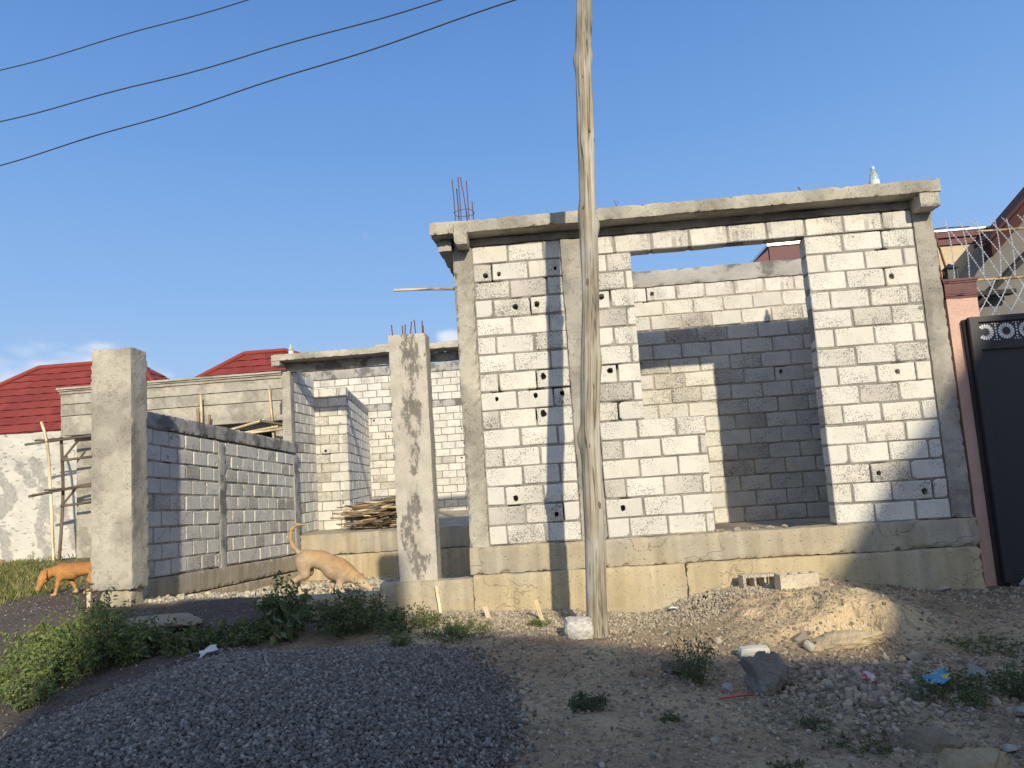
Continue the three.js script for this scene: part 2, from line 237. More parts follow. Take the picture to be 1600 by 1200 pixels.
// ------------------------------------------------------------------ concrete blocks
// a block lies on x 0..w, y 0..h, its face at z = 0, going back to -t; corners clipped a little, face edges chamfered
const BT = 0.19;
function makeBlock(w, h, seed, hole) {
  const r = rng(seed * 977 + 13), P = [], U = [], ou = r() * 1.7, ov = r() * 1.7, c = [0, 0, 0, 0].map(() => 0.006 + (r() < 0.28 ? r() * 0.03 : r() * 0.006)), j = () => (r() - 0.5) * 0.006;
  const oct = [[c[0], 0], [w - c[1], 0], [w, c[1] * 0.8], [w, h - c[2] * 0.8], [w - c[2], h], [c[3], h], [0, h - c[3] * 0.8], [0, c[0] * 0.8]].map(([x, y]) => [x + j(), y + j()]);
  const cx = w / 2, cy = h / 2, ch = 0.006 + r() * 0.004, ins = oct.map(([x, y]) => [x + Math.sign(cx - x) * ch, y + Math.sign(cy - y) * ch]), dz = () => 0;
  const tri = (a, b, d) => { for (const q of [a, b, d]) { P.push(q[0], q[1], q[2]); U.push(q[0] + q[2] * 0.6 + ou, q[1] + q[2] * 0.8 + ov); } }, quad = (a, b, d, e) => { tri(a, b, d); tri(a, d, e); };
  const f = ins.map(([x, y]) => [x, y, (r() - 0.5) * 0.003]), s = oct.map(([x, y]) => [x, y, -ch]), bk = oct.map(([x, y]) => [x, y, -BT]);
  if (hole) {
    const hx = w * hole[0], hy = h * hole[1], hr = hole[2], K = 10, hp = []; for (let k = 0; k < K; k++) { const a = k / K * 6.2832, rr = hr * (0.8 + 0.4 * r()); hp.push([hx + Math.cos(a) * rr, hy + Math.sin(a) * rr * 1.15]); }
    const v2 = (q) => new THREE.Vector2(q[0], q[1]), all = [...f, ...hp.map((q) => [q[0], q[1], 0])];
    for (const [a, b, d] of THREE.ShapeUtils.triangulateShape(f.map(v2), [hp.map(v2)])) tri(all[a], all[b], all[d]);
    for (let k = 0; k < K; k++) { const a = hp[k], b = hp[(k + 1) % K]; quad([a[0], a[1], 0], [b[0], b[1], 0], [b[0], b[1], -0.165], [a[0], a[1], -0.165]); }
  } else for (let i = 1; i < 7; i++) tri(f[0], f[i], f[i + 1]);
  for (let i = 0; i < 8; i++) { const k = (i + 1) % 8; quad(s[i], s[k], f[k], f[i]); quad(bk[i], bk[k], s[k], s[i]); }
  for (let i = 1; i < 7; i++) tri(bk[0], bk[i + 1], bk[i]);
  return tris(P, U);
}
const WIDTHS = [0.1, 0.19, 0.29, 0.4], blockCache = {};
function blockGeo(w, h, k, hole) { let b = WIDTHS[0]; for (const q of WIDTHS) if (Math.abs(q - w) < Math.abs(b - w)) b = q; const key = [b, h.toFixed(3), k, hole ? hole.join('_') : ''].join('|'); return [blockCache[key] ??= makeBlock(b, h, k * 7 + Math.round(b * 100), hole), w / b]; }
const HOLES = [[0.3, 0.55, 0.022], [0.55, 0.5, 0.026], [0.7, 0.55, 0.02], [0.45, 0.45, 0.03]];
// a wall of blocks: mortar core (mesh) with the blocks as its children; local x along the wall, y up, face at z = 0
// rows: [{ y, x0, x1, first }]; holes: [[x, y]]
function blockWall(parent, name, o) {
  const { pos, turn = 0, rows, p = 0.2125, joint = 0.019, seed = 1, holes = [], mats = M.blocks, weights = [4, 3, 2.4, 2, 2.2, 1.4, 0.7], slope = 0, core, mortar = M.mortar, topStreak = 0, merged = false, proud = 0.008 } = o, r = rng(seed * 31 + 5), h = p - joint;
  const cores = (core ?? [[Math.min(...rows.map((q) => q.x0)), rows[0].y, Math.max(...rows.map((q) => q.x1)), rows[rows.length - 1].y + p]]).map(([x0, y0, x1, y1]) => {
    const w = x1 - x0 - 0.012, hh = y1 - y0, t = BT - 0.016, g = new THREE.BoxGeometry(w, hh, t, Math.ceil(w / 0.045), Math.ceil(hh / 0.045), 1); boxUV(g, r() * 2, r() * 2); g.translate((x0 + x1) / 2, (y0 + y1) / 2, -BT / 2);
    const q = g.attributes.position;
    for (let i = 0; i < q.count; i++) {
      const x = q.getX(i), y = q.getY(i), z = q.getZ(i);
      if (z > -BT / 2) { let d = 0.006 * n2(x * 5, y * 6, seed) + 0.0105 * n2(x * 15, y * 21, seed + 3) - 0.0055; for (const [hx, hy] of holes) if (Math.hypot(x - hx, y - hy) < 0.09) d = -0.155; q.setZ(i, z + Math.min(d, 0.0098)); }
      q.setY(i, q.getY(i) + slope * x);
    }
    g.computeVertexNormals(); return g;
  });
  const wall = part(name, cores.length > 1 ? mergeGeometries(cores) : cores[0], mortar, parent, pos); wall.rotation.y = turn;
  const total = weights.reduce((a, b) => a + b, 0), pick = () => { let t = r() * total, i = 0; while ((t -= weights[i]) > 0) i++; return mats[Math.min(i, mats.length - 1)]; };
  const list = [];
  rows.forEach((row, ri) => {
    let x = row.x0 + 0.004, first = row.first ?? (ri % 2 ? 0.4 : 0.19);
    while (x < row.x1 - 0.05) {
      let w = first || 0.4; first = 0; w += (r() - 0.5) * 0.022;
      const left = row.x1 - 0.004 - x; if (left < w + 0.09) w = left;
      const y = row.y + joint / 2 + (r() - 0.5) * 0.007 + 0.005 * n2(x * 1.3, ri * 3.1, seed); let hole;
      for (const [hx, hy] of holes) if (hx > x && hx < x + w && hy > row.y && hy < row.y + p) hole = [clamp((hx - x) / w, 0.18, 0.82), clamp((hy - y) / h, 0.3, 0.7), 0.023 + (Math.abs(hx * 37.7) % 1) * 0.013];
      const k = Math.floor(r() * 6), [g, sx] = blockGeo(w, h, k, hole), m = ri >= rows.length - topStreak ? M.streak[Math.floor(r() * 2)] : pick();
      if (merged) { const c = g.clone(); c.scale(sx, 1, 1); c.rotateZ(Math.atan(slope)); c.translate(x, y + slope * x, (r() - 0.5) * proud); list.push(c); } else {
        const b = part('block', g, m, wall, [x, y + slope * x, (r() - 0.5) * proud]); b.scale.x = sx; b.rotation.z = Math.atan(slope) + (r() - 0.5) * 0.014; b.rotation.y = (r() - 0.5) * 0.006;
      }
      x += w + joint * (0.7 + 0.7 * r());
    }
  });
  if (merged) { const b = part('block_courses', mergeGeometries(list), mats[0], wall); b.userData.kind = 'stuff'; }
  return wall;
}
const rowsOf = (n, y0, x0, x1, p = 0.2125, flip = 0) => Array.from({ length: n }, (_, k) => ({ y: y0 + k * p, x0, x1, first: (k + flip) % 2 ? 0.4 : 0.19 }));

// ------------------------------------------------------------------ ground
const ANCH = [
  [-2.8, 8.4, -0.78], [-6, 8, -0.8], [1, 8, -0.72], [6, 8, -0.7], [6, 3, -0.62], [9, -1, -0.6], [-2.65, 1.35, -0.71], [-3.6, 0.1, -0.68], [-3.5, 1.0, -0.7], [-2.1, 0.1, -0.8], [-2.2, 0.9, -0.74], [-1.5, 0.15, -0.68], [-0.9, 0.3, -0.655],
  [-0.1, 0.1, -0.65], [-0.45, 1.0, -0.62], [0.4, 0.9, -0.64], [1.3, 0.1, -0.73], [1.3, 1.2, -0.7], [2.4, 0.1, -0.67], [2.4, 1.2, -0.69], [-1.4, 2.2, -0.74], [-0.6, 2.35, -0.78], [-1.6, 3.0, -0.8], [-0.3, 3.0, -0.78], [-1, 4.2, -0.84], [1.4, 3.0, -0.74], [-2.8, 3.4, -0.75], [-2.4, 5, -0.8],
  [-4.3, 0.25, -0.67], [-4.3, 1.2, -0.72], [-5.2, 0.4, -0.7], [-5.0, 1.2, -0.72], [-6.3, 0.4, -0.5], [-6.5, -0.05, -0.43], [-7.3, 0.35, -0.44], [-7.2, -0.2, -0.43], [-7.7, -0.5, -0.45], [-8.2, 0.2, -0.42], [-8.4, -0.6, -0.45], [-6.4, 1.5, -0.62], [-7.3, 2.4, -0.68], [-8.5, 0.9, -0.5], [-9.4, 0.2, -0.5], [-9.7, -1.8, -0.52], [-9.4, 2.2, -0.64], [-8.2, 5, -0.78], [-12, 3, -0.62],
  [-14.4, -7.9, -0.51], [-17, -9.2, -0.62], [-12, -4.5, -0.55], [-10, -6, -0.55], [-16, -3, -0.58], [-20, 3, -0.6], [-7.9, -1.5, -0.66], [-6.6, -0.7, -0.56], [-5.4, -0.6, -0.66], [-6, -1.5, -0.68], [-6, -3.2, -0.9], [-7.9, -3.6, -0.92], [-7.8, -6.3, -1.12], [-5, -6.3, -1.16], [-4.6, -2, -0.85], [-3.4, -4.5, -0.9], [-6, -10, -1.2], [2, -6, -0.9], [10, -14, -0.8], [-16, -20, -0.7], [-30, 0, -0.6], [25, 5, -0.6], [0, 25, -0.8], [-15, 20, -0.8], [20, -30, -0.8], [-10, -40, -0.8]];
function baseH(x, z) { let a = 0, b = 0; for (const [ax, az, ay] of ANCH) { const d = (x - ax) * (x - ax) + (z - az) * (z - az) + 0.06, w = 1 / (d * d); a += w * ay; b += w; } return a / b; }
// crushed stone heap: height above the ground, 0 outside
function heapIn(x, z) { const a = Math.abs((x + 4.85) / (1.55 + 0.08 * n2(x * 1.3, z * 1.3, 5))), b = Math.abs((z - 4.3) / (2.72 + 0.12 * n2(x * 1.7, z * 1.7, 6))); return Math.pow(a, 2.6) + Math.pow(b, 2.6); }
function heapH(x, z) { const e = heapIn(x, z); return e < 1 ? 0.21 * Math.pow(1 - e, 0.7) : 0; }
// bank of hard earth in front of the plinth, with a broken lip towards the road
const bank = (x, z) => 0.10 * sstep(-1.75, -1.15, x) * sstep(0.3, -0.25, x) * sstep(1.95 + 0.18 * n2(x * 3, 4), 1.78 + 0.18 * n2(x * 3, 4), z) + 0.085 * Math.exp(-(((x + 0.42) / 0.33) ** 2 + ((z - 1.42) / 0.26) ** 2)) * (1 + 0.5 * n2(x * 8, z * 8, 71)) + 0.05 * sstep(0.1, 0.5, n2(x * 4.5, z * 6, 72)) * sstep(-1.8, -1.2, x) * sstep(0.4, -0.2, x) * sstep(2.2, 1.6, z) * sstep(0.4, 0.9, z);
function H(x, z) {
  const near = 1 / (1 + Math.max(0, Math.hypot(x + 3, z - 2) - 9) * 0.25);
  let h = baseH(x, z) + near * (0.035 * n2(x * 0.9, z * 0.9, 1) + 0.02 * n2(x * 2.7, z * 2.7, 2) + 0.015 * n2(x * 7, z * 7, 3) + 0.009 * n2(x * 17, z * 17, 4)) + bank(x, z);
  const hp = heapH(x, z); return hp ? Math.max(h, baseH(x, z) + hp) : h;
}
{
  const lines = (a, b, step, lo, hi) => { const v = []; for (let x = a; x <= b + 1e-6; x += step) v.push(x); let s = step, x = a; const l = []; while (x > lo) { s *= 1.22; x -= s; l.unshift(x); } x = b; s = step; const r = []; while (x < hi) { s *= 1.22; x += s; r.push(x); } return [...l, ...v, ...r]; };
  const xs = lines(-10.5, 3, 0.05, -900, 900), zs = lines(-2.2, 6.5, 0.05, -900, 900), nx = xs.length, P = [], C = [], U = [], I = [];
  const mixc = (a, b, t) => [0, 1, 2].map((i) => lerp(a[i], b[i], t));
  for (const z of zs) for (const x of xs) {
    P.push(x, H(x, z), z); U.push(x, z);
    const q = n2(x * 0.8, z * 0.8, 11), q2 = n2(x * 2.6, z * 2.6, 12), q3 = n2(x * 8, z * 8, 13);
    let c = mixc([0.245, 0.2, 0.145], [0.43, 0.37, 0.275], clamp(0.5 + 0.5 * q2 + 0.25 * q3));            // trodden earth
    c = mixc(c, [0.14, 0.12, 0.098], sstep(0.0, 0.5, q + 0.5 * q3 + 0.2 * q2) * 0.8);                              // damp dark patches
    c = mixc(c, [0.55, 0.475, 0.345], sstep(-1.9, -1.2, x) * sstep(0.6, -0.2, x) * sstep(2.3, 1.7, z) * sstep(-0.4, 0, z) * 0.85);   // pale hard earth of the bank
    c = mixc(c, [0.40, 0.35, 0.27], sstep(-5.2, -4.6, x) * sstep(1.5, 2.6, -x) * sstep(1.6, 1.0, z) * sstep(-0.3, 0.1, z) * 0.7);     // pale grit at the wall
    c = mixc(c, [0.115, 0.098, 0.085], sstep(-5.3, -6.1, x + 0.35 * q2) * sstep(-3.2, -2.0, z));            // black cinder soil
    c = mixc(c, [0.43, 0.39, 0.31], sstep(-0.1, -0.35, z + 0.1 * q3) * sstep(-8.4, -8.2, x) * sstep(-3.5, -4, x));   // rubble inside the plot
    c = mixc(c, [0.16, 0.15, 0.09], sstep(-10.6, -12, x) * sstep(8, 3, z));
    const e = heapIn(x, z); c = mixc(c, [0.11, 0.107, 0.104], sstep(1.15, 0.95, e + 0.1 * q3));
    C.push(c[0] * 1.04, c[1] * 0.93, c[2] * 0.76);
  }
  for (let j = 0; j + 1 < zs.length; j++) for (let i = 0; i + 1 < nx; i++) { const a = j * nx + i, b = a + nx; I.push(a, b, a + 1, b, b + 1, a + 1); }
  const g = new THREE.BufferGeometry(); g.setAttribute('position', new THREE.Float32BufferAttribute(P, 3)); g.setAttribute('color', new THREE.Float32BufferAttribute(C, 3)); g.setAttribute('uv', new THREE.Float32BufferAttribute(U, 2)); g.setIndex(I); g.computeVertexNormals();
  struct('ground', g, mat(T_dirt, 0.02, [1.15, 1.15, 1.15], { vertexColors: true }), 'bare earth and cinder ground in front of the unfinished building');
}

// ------------------------------------------------------------------ stones
function stoneGeo(seed, detail = 0, sx = 1, sy = 0.75, sz = 0.9, amp = 0.3, fr = 1.4) {
  const g = mergeVertices((() => { const q = new THREE.IcosahedronGeometry(1, detail); q.deleteAttribute('uv'); q.deleteAttribute('normal'); return q; })()), p = g.attributes.position, U = [];
  for (let i = 0; i < p.count; i++) { const x = p.getX(i), y = p.getY(i), z = p.getZ(i), k = 1 + amp * n3(x * fr + seed, y * fr, z * fr, seed) + amp * 0.45 * n3(x * fr * 2.7, y * fr * 2.7 + seed, z * fr * 2.7, seed + 5) + (detail > 2 ? amp * 0.2 * n3(x * fr * 7, y * fr * 7, z * fr * 7 + seed, seed + 6) : 0); p.setXYZ(i, x * k * sx, y * k * sy, z * k * sz); U.push((x + z * 0.7) * sx, (y + z * 0.4) * sy); }
  g.setAttribute('uv', new THREE.Float32BufferAttribute(U, 2)); const f = detail < 2 ? g.toNonIndexed() : g; f.computeVertexNormals(); return f;
}
function scatter(name, label, n, seed, place, colors, parentMat, sizes) {
  const grp = new THREE.Group(); grp.name = name; grp.userData = { label, kind: 'stuff', category: 'stones' }; scene.add(grp);
  const r = rng(seed), K = 4, lists = [[], [], [], []], m4 = new THREE.Matrix4(), q = new THREE.Quaternion(), e = new THREE.Euler(), c = new THREE.Color();
  let made = 0, tries = 0; while (made < n && tries++ < n * 40) { const s = place(r); if (!s) continue; lists[made % K].push(s); made++; }
  lists.forEach((l, k) => {
    const im = shade(new THREE.InstancedMesh(stoneGeo(seed + k * 3.7, 0, 1, 0.7, 0.85, 0.34), parentMat, l.length)); im.name = 'stone'; im.userData.kind = 'stuff';
    l.forEach(([x, y, z, sz], i) => { e.set(r() * 6.3, r() * 6.3, r() * 6.3); q.setFromEuler(e); const f = 0.7 + 0.6 * r(); im.setMatrixAt(i, m4.compose(V(x, y, z), q, V(sz * f, sz, sz * (1.5 - 0.5 * f)))); const cc = colors[Math.floor(r() * colors.length)], b = 0.75 + 0.5 * r(); im.setColorAt(i, c.setRGB(cc[0] * b, cc[1] * b, cc[2] * b)); });
    grp.add(im);
  });
  return grp;
}
const stoneMat = flat(1, 1, 1, { roughness: 0.92 });
scatter('gravel_heap', 'heap of crushed blue grey gravel in the shaded foreground', 66000, 41, (r) => {
  const x = -6.7 + r() * 3.9, z = 1.3 + r() * 4.2, e = heapIn(x, z); if (e > 1.0 + 0.5 * r() * r()) return null;
  const s = 0.0065 + 0.011 * Math.pow(r(), 1.5); return [x, H(x, z) + s * (0.2 + 0.9 * r()), z, s];
}, [[0.135, 0.124, 0.106], [0.17, 0.157, 0.134], [0.105, 0.097, 0.084], [0.21, 0.194, 0.166], [0.145, 0.134, 0.114], [0.27, 0.25, 0.213]], stoneMat);
scatter('loose_stones', 'loose pebbles and stone chips strewn over the earth', 30000, 42, (r) => {
  const x = -4.2 + r() * 6.5, z = 0.1 + r() * 6, d = 0.5 + 0.5 * n2(x * 1.1, z * 1.1, 31) + 0.5 * n2(x * 3.3, z * 3.3, 32);
  const patch = Math.exp(-((x + 0.9) ** 2 / 0.35 + (z - 3.1) ** 2 / 0.35)); if (r() > 0.25 + 0.7 * d * d + patch || heapIn(x, z) < 1.0) return null;
  const s = 0.004 + 0.017 * Math.pow(r(), 3.2) + (r() < 0.02 ? 0.026 * r() : 0) + patch * 0.03 * r(); return [x, H(x, z) + s * 0.25, z, s];
}, [[0.29, 0.235, 0.16], [0.23, 0.19, 0.135], [0.34, 0.285, 0.205], [0.19, 0.16, 0.12], [0.38, 0.32, 0.235]], stoneMat);
scatter('wall_grit', 'pale gravel spilled along the foot of the plinth', 9000, 43, (r) => {
  const x = -4.75 + r() * 4.0, z = 0.07 + Math.pow(r(), 1.3) * 1.5, p2 = Math.exp(-((x + 1.55) ** 2 / 0.09 + (z - 0.3) ** 2 / 0.12)); if (z > 1.2 + 0.35 * n2(x * 2, 1) || r() > 0.5 + 0.5 * n2(x * 2.1, z * 2.1, 9) + p2) return null;
  const s = 0.006 + 0.014 * Math.pow(r(), 2) + p2 * 0.012 * r(); return [x, H(x, z) + s * 0.3 + p2 * 0.06 * r(), z, s];
}, [[0.36, 0.31, 0.22], [0.30, 0.255, 0.185], [0.43, 0.37, 0.275], [0.26, 0.225, 0.17]], stoneMat);
scatter('cinder_grit', 'pale specks of grit on the black cinder soil', 7000, 44, (r) => {
  const x = -11 + r() * 5, z = -2.5 + r() * 7; if (heapIn(x, z) < 1.1 || r() > 0.55 + 0.5 * n2(x * 1.5, z * 1.5, 19)) return null;
  const s = 0.004 + 0.009 * Math.pow(r(), 3); return [x, H(x, z) + s * 0.3, z, s];
}, [[0.14, 0.12, 0.11], [0.2, 0.17, 0.15], [0.34, 0.3, 0.25], [0.1, 0.09, 0.085]], stoneMat);
scatter('rubble', 'pale rubble covering the floor inside the plot', 5000, 45, (r) => {
  const x = -8.2 + r() * 4, z = -6.7 + r() * 6.4, s = 0.01 + 0.035 * Math.pow(r(), 3); return [x, H(x, z) + s * 0.3, z, s];
}, [[0.42, 0.37, 0.28], [0.35, 0.31, 0.235], [0.5, 0.45, 0.35]], stoneMat);

// rocks that stand out, one by one
function rock(label, x, z, sx, sy, sz, turn, tint, seed, sink = 0.3, amp = 0.28, cat = 'rock') {
  const g = new THREE.IcosahedronGeometry(1, 9), R = rng(seed * 101), cuts = Array.from({ length: 13 }, () => [V(R() * 2 - 1, R() * 2 - 1, R() * 2 - 1).normalize(), 0.5 + 0.32 * R()]), p = g.attributes.position, u = g.attributes.uv, q = new THREE.Vector3();
  for (let i = 0; i < p.count; i++) { q.fromBufferAttribute(p, i); for (const [n, d] of cuts) { const e = q.dot(n) - d; if (e > 0) q.addScaledVector(n, -e * 0.92); } q.multiplyScalar(1.25 * (1 + amp * 0.35 * n3(q.x * 1.6 + seed, q.y * 1.6, q.z * 1.6, seed) + amp * 0.22 * n3(q.x * 5, q.y * 5 + seed, q.z * 5, seed + 1) + amp * 0.12 * n3(q.x * 14, q.y * 14, q.z * 14 + seed, seed + 2))); p.setXYZ(i, q.x * sx, q.y * sy, q.z * sz); u.setXY(i, (q.x + q.z * 0.7) * sx, (q.y + q.z * 0.4) * sy); }
  const m = mergeVertices((g.deleteAttribute('normal'), g.deleteAttribute('uv'), g), 1e-5), U = []; for (let i = 0; i < m.attributes.position.count; i++) U.push(m.attributes.position.getX(i) + m.attributes.position.getZ(i) * 0.7, m.attributes.position.getY(i) + m.attributes.position.getZ(i) * 0.4); m.setAttribute('uv', new THREE.Float32BufferAttribute(U, 2)); m.computeVertexNormals();
  const o = solo('rock', m, mat(T_stone, 0.012, tint), label, cat, undefined, [x, H(x, z) + sy * (1 - 2 * sink), z]); o.rotation.y = turn; return o;
}
rock('large dark grey pitted boulder in shade, biggest rock on the earth', -1.6, 2.95, 0.145, 0.15, 0.125, 1.9, [0.31, 0.275, 0.225], 6, 0.2, 0.7);
rock('long flat clod of pale hard earth at the end of the sunlit bank', -0.72, 1.98, 0.3, 0.085, 0.14, 0.05, [0.55, 0.45, 0.3], 5, 0.3, 0.7, 'earth clod');
rock('flat brown rock lying in shade at lower right', -0.98, 4.02, 0.16, 0.055, 0.1, -0.3, [0.30, 0.23, 0.155], 12, 0.2, 0.3);
rock('big tan rock cut by the bottom right edge', -1.0, 4.5, 0.21, 0.12, 0.14, 0.8, [0.50, 0.38, 0.22], 14, 0.25, 0.4);
rock('squarish grey rock with a weed behind it at the right', -0.2, 2.95, 0.075, 0.06, 0.06, 0.2, [0.36, 0.34, 0.3], 17, 0.2);
rock('small flat grey stone right of the wrapper weed', -0.32, 3.7, 0.065, 0.03, 0.05, 0.3, [0.42, 0.4, 0.37], 19, 0.25);
rock('broad flat tan stone set in the weeds left of the gravel', -6.95, 0.92, 0.36, 0.08, 0.24, 0.1, [0.42, 0.35, 0.24], 23, 0.2, 0.25);
rock('smooth grey stone on the lit bank near the pole side', -1.02, 1.85, 0.09, 0.05, 0.06, 0.2, [0.33, 0.29, 0.23], 27, 0.3);
rock('pale cream stone beside the long earth clod', -1.02, 2.1, 0.055, 0.05, 0.045, 0.5, [0.62, 0.57, 0.47], 29, 0.2);
rock('brownish stone at the foot of the small weed', -2.42, 2.6, 0.06, 0.05, 0.05, 0.5, [0.38, 0.3, 0.2], 33, 0.25);
rock('reddish flat rock partly buried beside the small weed', -2.1, 2.5, 0.17, 0.06, 0.1, -0.4, [0.22, 0.16, 0.13], 35, 0.35);
rock('pale stone just left of the large dark boulder', -1.85, 3.0, 0.045, 0.04, 0.035, 0.2, [0.5, 0.47, 0.42], 37, 0.2);
rock('grey stone near the gate side of the lit bank', -0.4, 2.5, 0.08, 0.045, 0.06, 0.9, [0.33, 0.3, 0.25], 39, 0.25);
rock('rounded grey stone cut by the right edge of the picture', -0.35, 4.05, 0.07, 0.06, 0.06, 0.9, [0.28, 0.27, 0.25], 43, 0.25);
rock('flat pinkish stone at the foot of the plinth near the gate', 0.75, 0.55, 0.09, 0.04, 0.06, 0.2, [0.5, 0.42, 0.38], 47, 0.2);
rock('small pale stone by the flat brown rock', -0.62, 4.1, 0.045, 0.022, 0.035, 0.3, [0.5, 0.48, 0.43], 49, 0.2);

// ------------------------------------------------------------------ the unfinished front building
{
  const B = thing('unfinished_building', 'unfinished single-storey shop of pale hollow blocks under a concrete canopy slab', 'building');
  const P = 0.2125;
  // plinth: two pours with a broken joint between them
  part('plinth', box(-3.97, -0.297, -0.215, 1.43, -0.004, 0.05, 0.05, 0.012, 0.024, 3), M.plinth, B);
  part('foundation', box(-3.94, -1.3, -2.4, -1.645, -0.302, 0.075, 0.05, 0.012, 0.02, 7), M.plinthLow, B); part('foundation', box(-1.638, -1.3, -2.4, 1.40, -0.302, 0.078, 0.05, 0.012, 0.02, 17), M.plinthLow, B);
  part('foundation', box(-4.98, -1.3, -0.13, -3.943, -0.33, 0.07, 0.05, 0.012, 0.02, 8), M.plinthLow, B);
  part('floor', box(-3.7, -0.30, -2.28, 1.2, -0.2, -0.22, 0.3, 0.004, 0.0, 5), M.plinth, B);
  // columns, cast flush with the blocks
  part('column', box(-3.965, -0.3, -0.2, -3.745, 3.405, 0.012, 0.04, 0.014, 0.034, 11), M.concPale, B);
  part('column', box(-2.72, 0, -0.2, -2.44, 3.40, 0.008, 0.06, 0.005, 0.012, 12), M.conc, B);
  part('column', box(1.195, 0, -0.2, 1.415, 3.40, 0.012, 0.05, 0.007, 0.015, 13), M.conc, B);
  // block walls of the front
  blockWall(B, 'block_wall', { pos: [0, 0, 0], rows: rowsOf(16, 0, -3.74, -2.725, P, 0), seed: 3, holes: [[-3.6, 3.05], [-3.48, 3.06], [-2.88, 3.08], [-2.76, 3.07], [-3.28, 2.66], [-3.05, 2.67], [-3.56, 1.62], [-3.12, 1.65], [-2.82, 1.67], [-3.02, 1.84], [-3.05, 1.42], [-3.42, 0.5], [-2.95, 0.3]], core: [[-3.75, 0, -2.715, 3.4]] });
  const mid = []; for (let k = 0; k < 15; k++) mid.push({ y: k * P, x0: -2.437, x1: k < 6 ? -1.28 : -1.93, first: k % 2 ? 0.4 : 0.22 });
  blockWall(B, 'block_wall', { pos: [0, 0, 0], rows: mid, seed: 5, holes: [[-2.3, 2.7], [-2.27, 1.9], [-2.22, 1.38], [-2.25, 0.32]], core: [[-2.44, 0, -1.28, 6 * P], [-2.44, 6 * P, -1.93, 15 * P]] });
  blockWall(B, 'block_wall', { pos: [0, 0, 0], rows: rowsOf(15, 0, 0.0, 1.19, P, 1), seed: 8, holes: [[0.85, 3.08], [0.84, 2.66], [0.83, 1.6], [1.06, 1.58], [0.48, 0.52], [0.95, 0.3]], core: [[0, 0, 1.2, 15 * P]] });
  blockWall(B, 'block_wall', { pos: [0, 0, 0], rows: [{ y: 15 * P, x0: -2.437, x1: 1.19, first: 0.3 }], seed: 9, topStreak: 1, core: [[-2.44, 15 * P + 0.012, 1.2, 16 * P]] });
  // back wall of the shop seen through the opening
  blockWall(B, 'block_wall', { pos: [0, -0.1, -2.3], rows: rowsOf(16, 0, -2.55, 1.3, P, 1), seed: 12, holes: [[0.25, 2.05], [0.72, 1.35], [0.75, 1.14], [-1.85, 1.52], [-1.5, 3.3], [-2.0, 1.1]], topStreak: 1, core: [[-3.75, 0, 1.3, 3.4]], weights: [3, 4, 2, 3, 2.4, 1.5, 0.6], mortar: M.mortarPale });
  part('ring_beam', box(-3.9, 3.3, -2.51, 1.4, 3.54, -2.285, 0.07, 0.01, 0.02, 21), M.weath, B);
  part('return_wall', box(-3.93, -0.3, -2.5, -3.76, 3.4, -0.205, 0.3, 0.006, 0.0, 22), M.mortar, B);
  part('return_wall', box(1.21, -0.3, -2.5, 1.4, 3.4, -0.205, 0.3, 0.006, 0.0, 23), M.mortar, B);
  // canopy slab with its corbels and side beam
  part('ring_beam', box(-3.95, 3.408, -0.2, 1.41, 3.498, -0.012, 0.08, 0.006, 0.01, 25), M.conc, B);
  part('roof_slab', box(-4.18, 3.502, -0.24, 1.42, 3.645, 0.245, 0.05, 0.012, 0.022, 27), M.concPale, B);
  part('roof_slab', box(-4.17, 3.506, -2.6, -3.7, 3.638, -0.245, 0.08, 0.008, 0.015, 28), M.conc, B);
  part('corbel', box(1.19, 3.34, -0.18, 1.405, 3.5, 0.235, 0.04, 0.008, 0.02, 29), M.concPale, B);
  part('corbel', box(-3.9, 3.36, 0.02, -3.755, 3.6, 0.275, 0.035, 0.012, 0.02, 30), M.concPale, B);
  part('side_beam', box(-4.12, 3.36, -2.6, -3.965, 3.503, 0.06, 0.08, 0.006, 0.012, 31), M.weath, B);
  // starter bars and wire ends standing out of the slab
  for (const [x, z, y1, lx, lz] of [[-3.90, 0.08, 4.20, -0.01, 0], [-3.88, -0.08, 4.14, 0.0, 0.02], [-3.83, 0.09, 4.22, -0.01, 0], [-3.77, -0.06, 4.28, -0.06, 0], [-3.745, 0.07, 4.17, 0, 0.01], [-3.71, -0.08, 3.98, 0.0, 0]]) part('rebar', rod([[x, 3.6, z], [x + lx * 0.4 + 0.004, (3.6 + y1) / 2, z], [x + lx, y1, z + lz]], 0.0065, 6), M.rust, B);
  part('rebar_tie', rod([[-3.91, 3.80, 0.09], [-3.83, 3.82, 0.1], [-3.73, 3.83, 0.08], [-3.70, 3.82, -0.08], [-3.88, 3.81, -0.09], [-3.91, 3.8, 0.09]], 0.004, 5), M.rust, B);
  part('wire_end', rod([[-2.05, 3.63, 0.1], [-2.055, 3.70, 0.1], [-2.075, 3.77, 0.1]], 0.003, 5), M.rust, B);
  part('wire_end', rod([[-2.055, 3.69, 0.1], [-2.03, 3.76, 0.1]], 0.003, 5), M.rust, B);
  part('wire_end', rod([[0.06, 3.62, 0], [0.03, 3.72, 0], [0.0, 3.77, 0]], 0.007, 5), M.darkstick, B);
  part('wire_end', rod([[1.12, 3.62, 0], [1.12, 3.69, 0]], 0.004, 5), M.rust, B);
  // crumbled mortar on the sill of the opening
  for (let k = 0; k < 9; k++) { const r = rng(k + 70), g = stoneGeo(k + 2, 1, 0.02 + 0.03 * r(), 0.014 + 0.014 * r(), 0.02 + 0.02 * r()); part('mortar_lump', g, M.mortarPale, B, [-1.26 + 1.25 * r() * r(), 0.008, -0.03 - 0.13 * r()]); }
}
